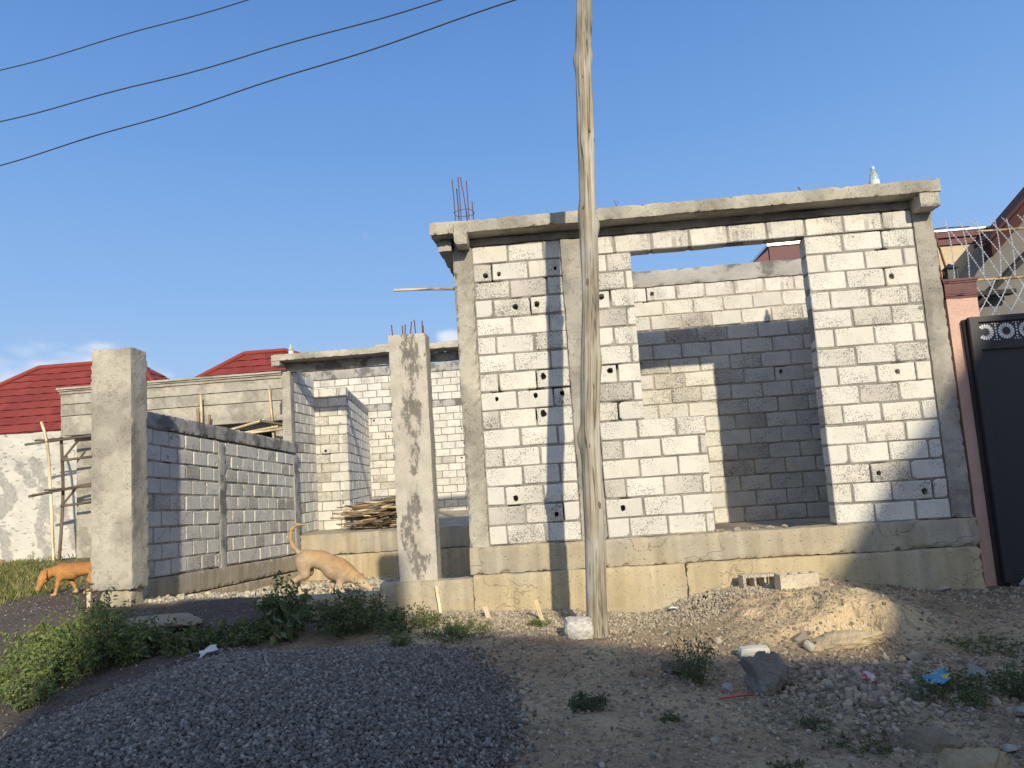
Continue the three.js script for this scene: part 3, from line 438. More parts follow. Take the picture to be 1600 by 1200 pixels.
// bamboo stub through the side of the slab
solo('bamboo_pole', rod([[-4.7, 3.0, -0.12], [-4.3, 2.985, -0.14], [-3.8, 2.95, -0.16]], 0.016, 8), M.stick, 'bamboo pole jutting out left below the canopy slab', 'pole');

// bottles left standing on the slabs
function bottle(label, pos, s) {
  const b = thing('bottle', label, 'bottle', pos, 'bottles standing on the slabs'), L = (a) => new THREE.LatheGeometry(a.map(([x, y]) => new THREE.Vector2(x * s, y * s)), 16);
  part('body', L([[0, 0], [0.038, 0], [0.042, 0.01], [0.04, 0.06], [0.042, 0.11], [0.036, 0.15], [0.016, 0.185], [0.014, 0.2]]), M.glassy, b); part('label', L([[0.0425, 0.04], [0.0435, 0.042], [0.0435, 0.095], [0.0425, 0.097]]), flat(0.6, 0.63, 0.62, { roughness: 0.6 }), b); part('cap', L([[0, 0.222], [0.015, 0.222], [0.0165, 0.215], [0.0165, 0.196], [0.014, 0.195]]), flat(0.5, 0.56, 0.55, { roughness: 0.5 }), b);
}
bottle('clear plastic bottle on the right end of the near slab', [0.83, 3.63, 0.02], 1.3);
bottle('pale bottle standing on the left end of the far slab', [-8.45, 3.51, -6.9], 1.25);

// ------------------------------------------------------------------ the two gate pillars and the sill between them
{
  const L = thing('concrete_pillar', 'tall plain concrete gate pillar at left with chipped corners', 'pillar', [-8.09, -0.25, -0.18]);
  part('shaft', box(-0.245, 0, -0.17, 0.245, 2.80, 0.18, 0.045, 0.009, 0.014, 41), M.concPale, L);
  part('footing', box(-0.17, -0.45, -0.15, 0.2, 0.01, 0.13, 0.04, 0.02, 0.04, 43), M.plinth, L);
  const C = thing('concrete_pillar', 'dark stained concrete gate pillar with rebar on top, beside the shop', 'pillar', [-4.55, -0.4, -0.12]);
  const g = box(-0.215, 0, -0.14, 0.215, 2.84, 0.14, 0.045, 0.008, 0.012, 45), p = g.attributes.position, n = g.attributes.normal, u = g.attributes.uv; for (let i = 0; i < p.count; i++) if (Math.abs(n.getX(i)) > 0.6) u.setXY(i, p.getZ(i) + 0.02, p.getY(i) + 0.1); else u.setXY(i, p.getX(i) + 0.235, p.getY(i) + 0.06);
  part('shaft', g, M.stain, C); part('footing', box(-0.25, -0.55, -0.12, 0.22, 0.01, 0.185, 0.05, 0.012, 0.03, 47), M.plinth, C);
  for (const [x, z, h, l] of [[-0.17, 0.08, 0.13, -0.01], [-0.09, -0.09, 0.15, 0.0], [-0.03, 0.09, 0.12, 0.015], [0.0, -0.05, 0.18, 0.03], [0.1, 0.08, 0.17, -0.012], [0.17, 0.05, 0.16, 0.005], [0.16, -0.08, 0.13, 0]]) part('rebar', rod([[x, 2.8, z], [x + l, 2.84 + h, z]], 0.007, 6), M.rust, C);
  const S = solo('threshold', box(-6.35, -1.2, -0.16, -4.985, -0.43, 0.13, 0.07, 0.014, 0.02, 49), M.plinthLow, 'low concrete sill across the gateway between the two pillars', 'sill');
}

// ------------------------------------------------------------------ boundary wall running back from the left pillar
{
  const W = thing('boundary_wall', 'weathered grey block boundary wall running back from the left pillar', 'wall', [-8.37, 0, -1.15], undefined, Math.PI / 2 - 0.006), L = 5.6;   // local x runs away from the camera
  const holes = [[0.62, 1.35], [2.05, 1.3], [2.05, -0.15], [2.8, 1.35], [4.9, 0.1], [3.9, 1.3]];
  blockWall(W, 'block_wall', { pos: [0, 0, 0], rows: rowsOf(9, -0.27, 0.02, 2.12, 0.22, 0), p: 0.22, joint: 0.027, slope: -0.048, seed: 15, holes: holes.slice(0, 3), weights: [2.4, 4, 2, 3, 2.4, 2, 0.8], proud: 0.014, mortar: M.mortarPale });
  blockWall(W, 'block_wall', { pos: [0, 0, 0], rows: rowsOf(9, -0.27, 2.37, L - 0.22, 0.22, 1), p: 0.22, joint: 0.027, slope: -0.048, seed: 16, holes: holes.slice(3), weights: [2.4, 4, 2, 3, 2.4, 2, 0.8], proud: 0.014, mortar: M.mortarPale });
  const shear = (g, s) => { const p = g.attributes.position; for (let i = 0; i < p.count; i++) p.setY(i, p.getY(i) + s * p.getX(i)); g.computeVertexNormals(); return g; };
  part('column', shear(box(2.13, -0.34, -0.2, 2.36, 1.71, 0.012, 0.06, 0.01, 0.02, 53), -0.048), M.weath, W);
  part('column', shear(box(L - 0.21, -0.34, -0.2, L + 0.02, 1.71, 0.014, 0.06, 0.01, 0.02, 54), -0.048), M.weath, W);
  part('ring_beam', shear(box(0, 1.715, -0.2, L + 0.03, 1.93, 0.02, 0.05, 0.012, 0.025, 55), -0.042), M.weath, W);
  part('plinth', shear(box(0, -0.56, -0.24, L + 0.03, -0.275, 0.05, 0.05, 0.012, 0.025, 56), -0.052), M.plinth, W);
  part('foundation', shear(box(0, -1.3, -0.26, L + 0.03, -0.572, 0.08, 0.06, 0.014, 0.025, 57), -0.055), M.plinthLow, W);
}

// ------------------------------------------------------------------ unfinished rear rooms
{
  const B = thing('rear_rooms', 'roofless block rooms at the back of the plot under a thin concrete slab', 'building'), P = 0.2145, Z = -6.9;
  part('plinth', box(-8.62, -0.62, -14.2, -3.2, -0.2, Z, 0.09, 0.012, 0.02, 61), M.plinth, B);
  part('foundation', box(-8.6, -1.6, -14.2, -3.2, -0.63, Z + 0.03, 0.09, 0.014, 0.02, 62), M.plinthLow, B);
  part('column', box(-8.68, -0.2, Z - 0.22, -8.49, 3.25, Z - 0.01, 0.06, 0.006, 0.012, 63), M.concPale, B);
  blockWall(B, 'block_wall', { pos: [-8.52, -0.2, Z - 0.2], turn: Math.PI / 2, rows: rowsOf(16, 0, 0.02, 1.4, P), p: P, seed: 18, weights: [2, 3, 2, 4, 1.5, 1, 0.4] });
  blockWall(B, 'block_wall', { pos: [0, -0.22, Z - 1.6], rows: rowsOf(15, 0, -8.62, -7.78, P), p: P, seed: 19, holes: [[-8.3, 1.72]], topStreak: 0 });
  const q = thing.length && Math.atan2(0.92, 5.45);
  blockWall(B, 'block_wall', { pos: [-7.78, -0.22, Z - 1.62], turn: Math.PI / 2 + q, rows: rowsOf(14, 0, 0.0, 5.4, P), p: P, seed: 20, merged: true });
  const rb = part('ring_beam', box(0, -0.22 + 14 * P, -0.19, 5.4, -0.22 + 15 * P, 0.01, 0.1, 0.008, 0.015, 64), M.weath, B, [-7.78, 0, Z - 1.62]); rb.rotation.y = Math.PI / 2 + q;
  blockWall(B, 'block_wall', { pos: [0, -0.3, -14], rows: rowsOf(15, 0, -8.85, -5.0, P, 1), p: P, seed: 24, holes: [[-8.62, 3.0], [-8.05, 2.98], [-8.2, 2.4], [-8.0, 1.75], [-5.9, 2.55], [-5.85, 2.1], [-5.95, 1.65], [-7.9, 1.2], [-5.6, 1.2]], weights: [4, 4, 3, 2, 1, 0.6, 0.2] });
  part('ring_beam', box(-8.85, 2.92, -14.19, -5.0, 3.12, -13.99, 0.1, 0.008, 0.015, 65), M.weath, B);
  blockWall(B, 'block_wall', { pos: [0, 3.125, -14], rows: rowsOf(4, 0, -11.0, -5.0, P, 0), p: P, seed: 26, topStreak: 1, weights: [4, 4, 3, 2, 1, 0.6, 0.2] });
  part('ring_beam', box(-11.0, 3.99, -14.19, -5.0, 4.27, -13.985, 0.1, 0.01, 0.02, 66), M.weath, B);
  part('roof_slab', box(-8.75, 3.39, Z - 0.12, -3.2, 3.525, Z + 0.38, 0.07, 0.01, 0.018, 67), M.concPale, B);
  part('roof_beam', box(-8.6, 3.20, Z - 0.22, -3.2, 3.388, Z - 0.03, 0.12, 0.005, 0.01, 68), M.weath, B);
  part('corbel', box(-8.74, 3.29, Z - 0.01, -8.56, 3.392, Z + 0.37, 0.04, 0.008, 0.012, 69), M.concPale, B);
  part('concrete_offcut', box(-6.65, 3.53, Z - 0.15, -6.1, 3.6, Z + 0.15, 0.06, 0.012, 0.02, 70), M.concPale, B);
}
// sticks stacked on the rear floor
{
  const r = rng(77), S = thing('stick_pile', 'pile of brown sticks stacked on the rear concrete floor', 'sticks', [-6.95, -0.2, -7.75]);
  for (let k = 0; k < 130; k++) { const a = -0.25 + 0.5 * r() + (r() < 0.2 ? 0.5 : 0), l = 0.7 + 0.7 * r(), y = 0.03 + 0.52 * Math.pow(r(), 0.9), x = (r() - 0.5) * 0.9 * (1 - y), z = (r() - 0.5) * 0.7 * (1 - y), t = (r() - 0.5) * 0.25; part('stick', rod([[x - l / 2 * Math.cos(a), Math.max(0.02, y - t * l / 2 - 0.12 * a), z - l / 2 * Math.sin(a)], [x, y + 0.02 * (r() - 0.5), z], [x + l / 2 * Math.cos(a), Math.max(0.02, y + t * l / 2 + 0.05), z + l / 2 * Math.sin(a)]], 0.012 + 0.012 * r(), 6, 4), r() < 0.62 ? M.twig : r() < 0.35 ? M.stick : M.darkstick, S); }
}

// ------------------------------------------------------------------ neighbour at left: bare concrete front with its deep fascia
{
  const B = thing('concrete_house', 'neighbouring bare concrete house with a deep banded parapet', 'building'), Z = -8.3;
  for (const [y0, y1] of [[2.33, 2.78], [2.795, 3.05], [3.065, 3.30]]) part('parapet_band', box(-14.5, y0, Z - 0.6, -8.9, y1, Z, 0.2, 0.004, 0.006, 71 + y0), M.concPale, B);
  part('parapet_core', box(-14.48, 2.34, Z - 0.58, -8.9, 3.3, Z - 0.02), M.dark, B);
  part('cornice', box(-14.52, 3.30, Z - 0.62, -8.9, 3.36, Z + 0.03, 0.2, 0.003, 0.004, 75), M.concPale, B); part('cornice', box(-14.54, 3.365, Z - 0.62, -8.9, 3.40, Z + 0.06, 0.2, 0.003, 0.004, 76), M.conc, B); part('cornice', box(-14.56, 3.405, Z - 0.64, -8.9, 3.45, Z + 0.09, 0.2, 0.003, 0.004, 77), M.concPale, B);
  part('wall', box(-14.3, -0.9, Z - 3, -10.35, 2.2, Z - 0.28, 0.3, 0.004, 0.006, 78), M.concPale, B); part('wall', box(-10.35, -0.9, Z - 3, -9.55, 1.2, Z - 0.28, 0.3, 0.004, 0.006, 79), M.concPale, B); part('wall', box(-9.55, -0.9, Z - 3, -8.9, 2.33, Z - 0.28, 0.3, 0.004, 0.006, 80), M.concPale, B);
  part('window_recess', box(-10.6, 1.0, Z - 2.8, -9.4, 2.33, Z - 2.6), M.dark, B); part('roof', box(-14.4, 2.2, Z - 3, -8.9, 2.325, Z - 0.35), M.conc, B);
}
{
  // pole scaffold in front of it
  const S = thing('pole_scaffold', 'rickety stick scaffold against the bare concrete house', 'scaffold'), Z = -8.0;
  part('upright', rod([[-14.75, 2.66, Z], [-14.62, 2.2, Z], [-14.5, 0.9, Z + 0.02], [-14.4, -0.55, Z + 0.05]], 0.033, 8), M.stick, S);
  part('upright', rod([[-14.38, 2.3, Z - 0.15], [-14.33, 1.0, Z - 0.15], [-14.42, -0.6, Z - 0.15]], 0.035, 8), M.darkstick, S);
  for (const [a, b, r] of [[[-15.1, 2.16, Z + 0.05], [-13.4, 2.28, Z - 0.1], 0.028], [[-14.9, 2.24, Z], [-13.4, 2.26, Z - 0.1], 0.022], [[-15.0, 0.98, Z + 0.05], [-13.5, 1.2, Z - 0.1], 0.03], [[-14.9, 1.0, Z + 0.1], [-13.4, 1.16, Z], 0.022], [[-14.6, 1.1, Z + 0.1], [-13.4, 1.12, Z], 0.02]]) part('ledger', rod([a, b], r, 7), M.darkstick, S);
  for (const y of [1.75, 0.72]) part('bracket', mergeGeometries([rod([[-14.36, y, Z - 0.12], [-13.5, y + 0.05, Z - 0.12]], 0.03, 7), rod([[-14.33, y, Z - 0.1], [-13.95, y + 0.42, Z - 0.1]], 0.025, 7)]), M.darkstick, S);
  const T = thing('pole_scaffold', 'thin yellow bamboo scaffold over the dark window of the concrete house', 'scaffold');
  for (const [x0, y0, x1, y1, r, m] of [[-10.97, 1.5, -11.02, 3.02, 0.03, M.stick], [-11.02, 1.5, -11.1, 2.72, 0.035, M.twig], [-10.9, 1.5, -10.82, 2.55, 0.03, M.twig], [-9.3, 1.3, -9.42, 3.12, 0.028, M.stick], [-9.36, 2.2, -9.4, 2.6, 0.025, M.twig]]) part('upright', rod([[x0, y0, -8.05], [x1, y1, -8.1]], r, 7), m, T);
  for (const [x0, y0, x1, y1, r, m] of [[-10.7, 2.08, -9.5, 2.33, 0.03, M.stick], [-10.3, 2.04, -9.2, 2.16, 0.03, M.stick], [-9.9, 2.06, -9.1, 2.1, 0.026, M.stick], [-9.6, 2.32, -9.1, 2.2, 0.03, M.darkstick]]) part('ledger', rod([[x0, y0, -7.98], [x1, y1, -8.0]], r, 7), m, T);
}
{ const g = box(-20.5, -1.2, -9.9, -14.45, 2.58, -9.5, 0.09, 0.025, 0.02, 81), u = g.attributes.uv, p = g.attributes.position; for (let i = 0; i < p.count; i++) u.setXY(i, p.getX(i) + 18.15, p.getY(i) + 0.75);
  solo('whitewashed_wall', g, M.white, 'rough whitewashed wall with branching grey cement smears at far left', 'wall'); }

// ------------------------------------------------------------------ houses with red tiled roofs
// hip roof: eaves rectangle x0..x1, z1 (near) .. z0 (far); ridge from xa to xb at height yr
function hipHouse(label, x0, x1, z0, z1, ye, yr, xa, xb, cols, rows, ground) {
  const Bd = thing('red_roof_house', label, 'house'), zm = (z0 + z1) / 2; part('wall', box(x0 + 0.5, ground, z0 + 0.5, x1 - 0.5, ye + 0.1, z1 - 0.5), M.cream, Bd);
  const roof = part('roof', tris([x0, ye, z1, x1, ye, z1, xb, yr, zm, x0, ye, z1, xb, yr, zm, xa, yr, zm, x0, ye, z0, xa, yr, zm, xb, yr, zm, x0, ye, z0, xb, yr, zm, x1, ye, z0, x0, ye, z0, x0, ye, z1, xa, yr, zm, x1, ye, z1, x1, ye, z0, xb, yr, zm].map((v, i) => i % 3 === 1 ? v - 0.01 : v)), M.red[1], Bd), r = rng(cols * 7 + rows);
  const face = (A, Bq, Cq, D, nc) => {                    // A, B eaves left to right; D, C ridge; tile strips that overlap downhill
    for (let j = 0; j < rows; j++) for (let i = 0; i < nc; i++) {
      const q = (u, v, up) => { const l = V(...A).lerp(V(...D), v), rr = V(...Bq).lerp(V(...Cq), v), s = l.lerp(rr, u); s.y += up; return s; };
      const wl = V(...A).lerp(V(...D), (j + 0.5) / rows).distanceTo(V(...Bq).lerp(V(...Cq), (j + 0.5) / rows)), n = Math.max(1, Math.round(nc * wl / V(...A).distanceTo(V(...Bq)))); if (i >= n) continue;
      const u0 = i / n, u1 = (i + 1) / n, um = (u0 + u1) / 2, v0 = j / rows, v1 = (j + 1) / rows, up = 0.03, P = [], quad = (a, b, c, d) => P.push(...a.toArray(), ...b.toArray(), ...c.toArray(), ...a.toArray(), ...c.toArray(), ...d.toArray());
      const a = q(u0, v0, up), m = q(um, v0, up + 0.018), b = q(u1, v0, up), c = q(u1, v1, 0.004), e = q(um, v1, 0.022), d = q(u0, v1, 0.004), dn = (w) => w.clone().add(V(0, -0.075, 0));
      quad(a, m, e, d); quad(m, b, c, e);
      part('roof_tile', tris(P), M.red[Math.floor(r() * 3)], roof);
    }
  };
  face([x0, ye, z1], [x1, ye, z1], [xb, yr, zm], [xa, yr, zm], cols); face([x1, ye, z1], [x1, ye, z0], [xb, yr, zm], [xb, yr, zm], Math.round(cols * 0.6)); face([x0, ye, z0], [x0, ye, z1], [xa, yr, zm], [xa, yr, zm], Math.round(cols * 0.6));
  for (const [a, b] of [[[xa, yr, zm], [xb, yr, zm]], [[x0, ye, z1], [xa, yr, zm]], [[x1, ye, z1], [xb, yr, zm]]]) part('ridge_cap', rod([[a[0], a[1] + 0.06, a[2]], [b[0], b[1] + 0.06, b[2]]], 0.1, 8), M.red[2], roof);
}
hipHouse('red tiled hip roof house rising behind the whitewashed wall', -27.6, -16.2, -25, -17, 3.35, 6.35, -24.3, -20.1, 18, 9, -1);
hipHouse('red tiled hip roof house peeking out left of the far slab', -18.6, -8.0, -26, -18.5, 4.0, 6.5, -16.1, -14.35, 18, 7, -1);

// ------------------------------------------------------------------ timber utility pole and its cables
{
  const pts = [[-2.66, -1.1, 1.35], [-2.657, -0.685, 1.35], [-2.61, 0.37, 1.35], [-2.585, 1.08, 1.35], [-2.53, 1.8, 1.35], [-2.472, 2.6, 1.35], [-2.45, 3.17, 1.35], [-2.40, 4.08, 1.35], [-2.37, 4.77, 1.35], [-2.317, 5.41, 1.35], [-2.27, 6.2, 1.35], [-2.24, 7.2, 1.35]];
  const knots = [[0.27, 4.6, 0.034], [0.535, 1.6, 0.03], [0.55, 4.55, 0.018], [0.73, 4.65, 0.026], [0.735, 1.6, 0.018], [0.42, 0.4, 0.02], [0.62, 5.6, 0.016], [0.36, 1.4, 0.014], [0.15, 1.5, 0.012], [0.8, 2.5, 0.02]];
  const g = rod(pts, (t, f) => { let r = lerp(0.1, 0.068, t) * (1 + 0.085 * n3(Math.cos(f) * 1.2, t * 14, Math.sin(f) * 1.2, 3) + 0.025 * n3(Math.cos(f) * 5, t * 30, Math.sin(f) * 5, 4)); r -= 0.007 * Math.max(0, n3(Math.cos(f) * 7, t * 5, Math.sin(f) * 7, 6) - 0.35) * 2; for (const [kt, kf, kr] of knots) { const da = Math.atan2(Math.sin(f - kf), Math.cos(f - kf)) * 0.09, dt = (t - kt) * 8.3; r += kr * Math.exp(-(da * da) / 0.0016 - (dt * dt) / (dt > 0 ? 0.008 : 0.014)); } return r; }, 40, 420);
  const p = thing('utility_pole', 'weathered knotty timber utility pole standing in front of the shop', 'pole'); part('shaft', g, M.wood, p);
  const axis = new THREE.CatmullRomCurve3(pts.map((q) => V(...q)));
  for (const [t, f, k] of [[0.445, -0.35, 1.2], [0.555, -0.5, 0.8], [0.63, 0.45, 0.9], [0.33, 0.3, 1], [0.19, 0.55, 1.1], [0.70, -0.15, 0.7], [0.26, -0.2, 0.8]]) { const c = axis.getPoint(t), rr = lerp(0.1, 0.068, t) * 0.99, o = part('knot', stoneGeo(t * 31, 2, 0.012 * k, 0.03 * k, 0.006, 0.3), M.darkstick, p, [c.x + Math.sin(f) * rr, c.y, c.z + Math.cos(f) * rr]); o.rotation.set(0, f, 0.2 * f); }
  for (const [y, x] of [[6.5, -2.26], [5.86, -2.29], [5.635, -2.3]]) part('insulator', new THREE.LatheGeometry([[0, 0], [0.03, 0], [0.045, 0.02], [0.03, 0.05], [0.04, 0.07], [0.02, 0.1], [0, 0.1]].map(([a, b]) => new THREE.Vector2(a, b)), 14), flat(0.55, 0.5, 0.45, { roughness: 0.3 }), p, [x - 0.09, y - 0.05, 1.35]);
  const cable = (label, a, b, sag, r) => { const P = []; for (let i = 0; i <= 40; i++) { const t = i / 40; P.push([lerp(a[0], b[0], t), lerp(a[1], b[1], t) - sag * 4 * t * (1 - t) + 0.012 * Math.sin(t * 37 + a[1]), lerp(a[2], b[2], t)]); } solo('power_cable', rod(P, r, 6, 160), M.wire, label, 'cable', 'overhead cables'); };
  const far = (p, q, k) => p.map((c, i) => lerp(c, q[i], k));
  cable('topmost of the three overhead cables at upper left', [-2.35, 6.5, 1.35], far([-2.35, 6.5, 1.35], [-11.4, 6.5, -0.66], 1.6), 0.12, 0.0068);
  cable('middle of the three overhead cables at upper left', [-2.37, 5.86, 1.35], far([-2.37, 5.86, 1.35], [-11.33, 5.86, -0.6], 1.6), 0.2, 0.0075);
  cable('lowest of the three overhead cables, crossing the sky to the left edge', [-2.38, 5.635, 1.35], far([-2.38, 5.635, 1.35], [-12.15, 5.585, -1.48], 1.6), 0.18, 0.008);
}

// ------------------------------------------------------------------ neighbour at right: pillar, gate, razor wire, house
{
  const P = thing('gate_pillar', 'pink rendered gate pillar with a moulded maroon cap', 'pillar', [1.63, -0.95, -0.22]);
  part('shaft', box(-0.17, 0, -0.17, 0.165, 3.31, 0.18, 0.12, 0.003, 0.006, 91), M.pink, P);
  for (const [y0, y1, e] of [[3.31, 3.335, 0.005], [3.338, 3.355, 0.012], [3.358, 3.48, 0.004], [3.482, 3.50, 0.014], [3.502, 3.53, 0.024]]) part('cap', box(-0.17 - e, y0, -0.17 - e, 0.165 + e, y1, 0.18 + e, 0.06, 0.001, 0.004, 92), M.maroon, P);
  const G = thing('metal_gate', 'black sheet metal gate with a cut-out flower panel along its top', 'gate', [1.6, -0.68, 0.06]);
  const bar = (x0, y0, x1, y1, z0 = -0.025, z1 = 0.035) => part('frame', box(x0, y0, z0, x1, y1, z1, 0, 0), M.steel, G);
  bar(0, 0, 0.09, 2.80); bar(0.092, 2.74, 3.2, 2.80); bar(0.092, 2.44, 3.2, 2.52); bar(0.092, 0.0, 3.2, 0.07);
  for (let k = 0; k < 30; k++) { const x = 0.095 + k * 0.1; part('panel_rib', prism([[x, 0], [x + 0.1, 0], [x + 0.1, 0.012], [x + 0.075, 0.03], [x + 0.04, 0.03], [x + 0.015, 0.012], [x, 0.012]].map(([a, b]) => [a, b]), 0, 2.365).rotateX(-Math.PI / 2).translate(0, 0.072, 0.0), M.steel, G); }
  const sh = new THREE.Shape([[0.095, 2.522], [3.2, 2.522], [3.2, 2.738], [0.095, 2.738]].map((q) => new THREE.Vector2(...q))), hole = (pts) => sh.holes.push(new THREE.Path(pts.map((q) => new THREE.Vector2(...q))));
  const inside = (x, y) => x > 0.1 && x < 3.19 && y > 2.53 && y < 2.73;
  for (let f = 0; f < 15; f++) {
    const cx = 0.17 + f * 0.215, cy = 2.63;
    for (let k = 0; k < 18; k++) { const a = (k + 0.5) / 18 * 6.2832, c = Math.cos(a), s = Math.sin(a), q = (r, w) => [cx + c * r - s * w, cy + s * r + c * w], pt = [q(0.04, 0.005), q(0.04, -0.005), q(0.076, -0.0125), q(0.086, -0.008), q(0.089, 0), q(0.086, 0.008), q(0.076, 0.0125)]; if (pt.every(([x, y]) => inside(x, y))) hole(pt); }
    for (const [dx, dy, r] of [[0.1075, 0, 0.013], [0.1075, 0.034, 0.013], [0.1075, -0.034, 0.013], [0.1075, 0.064, 0.013], [0.1075, -0.064, 0.013], [0.1075, 0.089, 0.009], [0.1075, -0.089, 0.009], [0.08, 0.087, 0.009], [0.08, -0.087, 0.009], [0.135, 0.087, 0.009], [0.135, -0.087, 0.009]]) { const pt = []; for (let k = 0; k < 6; k++) pt.push([cx + dx + r * Math.cos(k * 1.0472), cy + dy + r * Math.sin(k * 1.0472)]); if (pt.every(([x, y]) => inside(x, y))) hole(pt); }
  }
  part('flower_panel', new THREE.ExtrudeGeometry(sh, { depth: 0.003, bevelEnabled: false }), M.steel, G, [0, 0, 0.0]); part('backing_sheet', box(0.095, 2.523, -0.02, 3.2, 2.737, -0.0015), flat(0.85, 0.85, 0.85, { roughness: 0.6 }), G);
  part('gate_post', box(-0.02, -0.2, -0.12, 0.07, 2.79, -0.03), M.steel, G);
}
{
  const W = thing('razor_wire_fence', 'crossed strands of barbed razor wire on bamboo rails above the gate', 'razor wire'), r = rng(91), Z = -0.1;
  for (const [y, x0, rr] of [[2.56, 1.78, 0.014], [3.11, 1.9, 0.012]]) part('rail', rod([[x0, y, Z], [2.6, y - 0.01, Z], [4.4, y + 0.01, Z]], rr, 7), mat(T_wood, 0.002, [1.3, 0.95, 0.5]), W);
  part('stake', rod([[1.52, 2.58, -0.2], [1.50, 3.22, -0.2]], 0.012, 6), M.rust, W); part('stake', rod([[1.62, 2.58, -0.22], [1.56, 3.2, -0.3]], 0.012, 6), M.rust, W); part('stake', rod([[1.46, 2.6, -0.3], [1.42, 3.15, -0.3]], 0.01, 6), M.rust, W); part('cross_bar', rod([[1.40, 3.17, -0.25], [1.52, 3.21, -0.22], [1.9, 3.2, -0.2]], 0.008, 6), M.rust, W);
  const bead = new THREE.OctahedronGeometry(1, 0); bead.deleteAttribute('uv'); bead.deleteAttribute('normal');
  const strand = (a, b, wob) => {
    const n = 10, P = []; for (let i = 0; i <= n; i++) { const t = i / n; P.push([lerp(a[0], b[0], t) + wob * Math.sin(t * 3.14), lerp(a[1], b[1], t), lerp(a[2], b[2], t) + wob * Math.sin(t * 3.14)]); }
    const gs = [rod(P, 0.0028, 5)].map((g) => { const q = g.toNonIndexed(); q.deleteAttribute('uv'); q.deleteAttribute('normal'); return q; }), L = Math.hypot(b[0] - a[0], b[1] - a[1]);
    for (let s = 0.02; s < L; s += 0.032) { const t = s / L, c = bead.clone(); c.scale(0.012 + 0.005 * r(), 0.009, 0.007); c.rotateZ(r() * 3); c.translate(lerp(a[0], b[0], t) + wob * Math.sin(t * 3.14), lerp(a[1], b[1], t), lerp(a[2], b[2], t) + wob * Math.sin(t * 3.14)); gs.push(c); }
    const g = mergeGeometries(gs); g.computeVertexNormals(); part('strand', g, M.zinc, W);
  };
  for (let k = 0; k < 14; k++) { const x = 1.58 + k * 0.165 + 0.02 * r(); strand([x, 2.57, Z + 0.02], [x + 0.03 * (r() - 0.3), 3.2 + 0.07 * r(), Z + 0.02], 0.015); strand([x + 0.33, 2.56, Z + 0.03], [x - 0.06, 3.2 + 0.05 * r(), Z + 0.03], 0.02); if (k > 0) { strand([x, 2.13, Z + 0.05], [x + 0.28, 2.56, Z + 0.02], 0.01); strand([x + 0.25, 2.13, Z + 0.06], [x + 0.02, 2.56, Z + 0.03], -0.01); } }
  const jar = thing('lamp_lantern', 'dark square lantern on top of the pink pillar', 'lantern', [1.63, 2.58, -0.22]); part('base', box(-0.06, 0, -0.06, 0.06, 0.02, 0.06), M.steel, jar); for (const [x, z] of [[-1, -1], [1, -1], [1, 1], [-1, 1]]) part('post', box(x * 0.05 - 0.006, 0.02, z * 0.05 - 0.006, x * 0.05 + 0.006, 0.15, z * 0.05 + 0.006), M.steel, jar); part('glass', box(-0.043, 0.021, -0.043, 0.043, 0.148, 0.043), flat(0.1, 0.1, 0.1, { roughness: 0.2 }), jar); part('roof', new THREE.ConeGeometry(0.1, 0.07, 4).rotateY(Math.PI / 4).translate(0, 0.186, 0), M.steel, jar);
}
{
  const Hs = thing('gable_house', 'cream and grey house with maroon eaves behind the gate', 'house');
  part('wall', box(3.4, -1, -9, 5.4, 4.24, -5.0), M.cream, Hs); part('parapet', box(3.36, 4.245, -9, 5.4, 4.36, -4.96), M.maroon, Hs); part('parapet', box(3.32, 4.365, -9, 5.4, 4.47, -4.92), M.maroon, Hs); part('coping', box(3.3, 4.475, -9, 5.4, 4.5, -4.9), M.zinc, Hs);
  part('gable', prism([[3.8, -1], [8, -1], [8, 6.5], [6.75, 6.3], [4.42, 3.98], [3.85, 3.2]], -4.9, -4.2), M.grey, Hs);
  part('barge_board', prism([[4.22, 3.72], [4.22, 3.95], [6.6, 6.32], [6.6, 6.08]], -4.15, -3.9), M.barge, Hs); part('roof', prism([[4.16, 3.955], [4.16, 4.02], [6.6, 6.45], [6.6, 6.325]], -4.3, -3.8), M.barge, Hs);
  part('barge_board', prism([[3.7, 2.75], [3.7, 2.82], [4.9, 3.85], [4.9, 3.75]], -4.18, -3.95), M.dark, Hs); part('eaves_board', box(3.6, 3.1, -4.1, 4.5, 3.17, -3.9), M.dark, Hs); part('lower_roof', prism([[3.6, 1.8], [3.6, 2.35], [8, 2.9], [8, 1.8]], -4.15, -4.0), M.dark, Hs);
  const Q = thing('parapet_house', 'distant house with a dark red parapet seen through the shop opening', 'house'); part('wall', box(2.6, -1, -17, 6.2, 6.0, -12), M.cream, Q); part('parapet', box(3.05, 6.0, -17, 6.3, 6.42, -11.95), M.maroon, Q); part('coping', box(3.0, 6.425, -17, 6.35, 6.5, -11.9), M.zinc, Q); part('lower_roof', prism([[2.6, 6.005], [3.04, 6.005], [3.04, 6.35]], -16, -12), M.maroon, Q); part('mast', rod([[4.0, 6.4, -12.2], [4.0, 6.95, -12.2]], 0.02, 6), M.steel, Q);
}
// concrete ramp at the gate
solo('gate_ramp', (() => { const g = new THREE.BoxGeometry(2.6, 0.2, 1.5, 40, 1, 24); boxUV(g); const p = g.attributes.position; for (let i = 0; i < p.count; i++) { const x = p.getX(i) + 3.0, z = p.getZ(i) + 0.85, e = 0.12 * n2(x * 3, z * 3, 61); p.setXYZ(i, x + (p.getX(i) < -1 ? e + 0.25 * (z - 0.1) : 0), p.getY(i) > 0 ? lerp(-0.63, -0.70, sstep(0.1, 1.6, z)) + 0.012 * n2(x * 5, z * 5, 62) + (p.getX(i) < -1.25 || p.getZ(i) > 0.72 ? -0.07 : 0) : -1, z); } g.computeVertexNormals(); return g; })(), M.conc, 'smooth concrete ramp in front of the black gate', 'ramp');

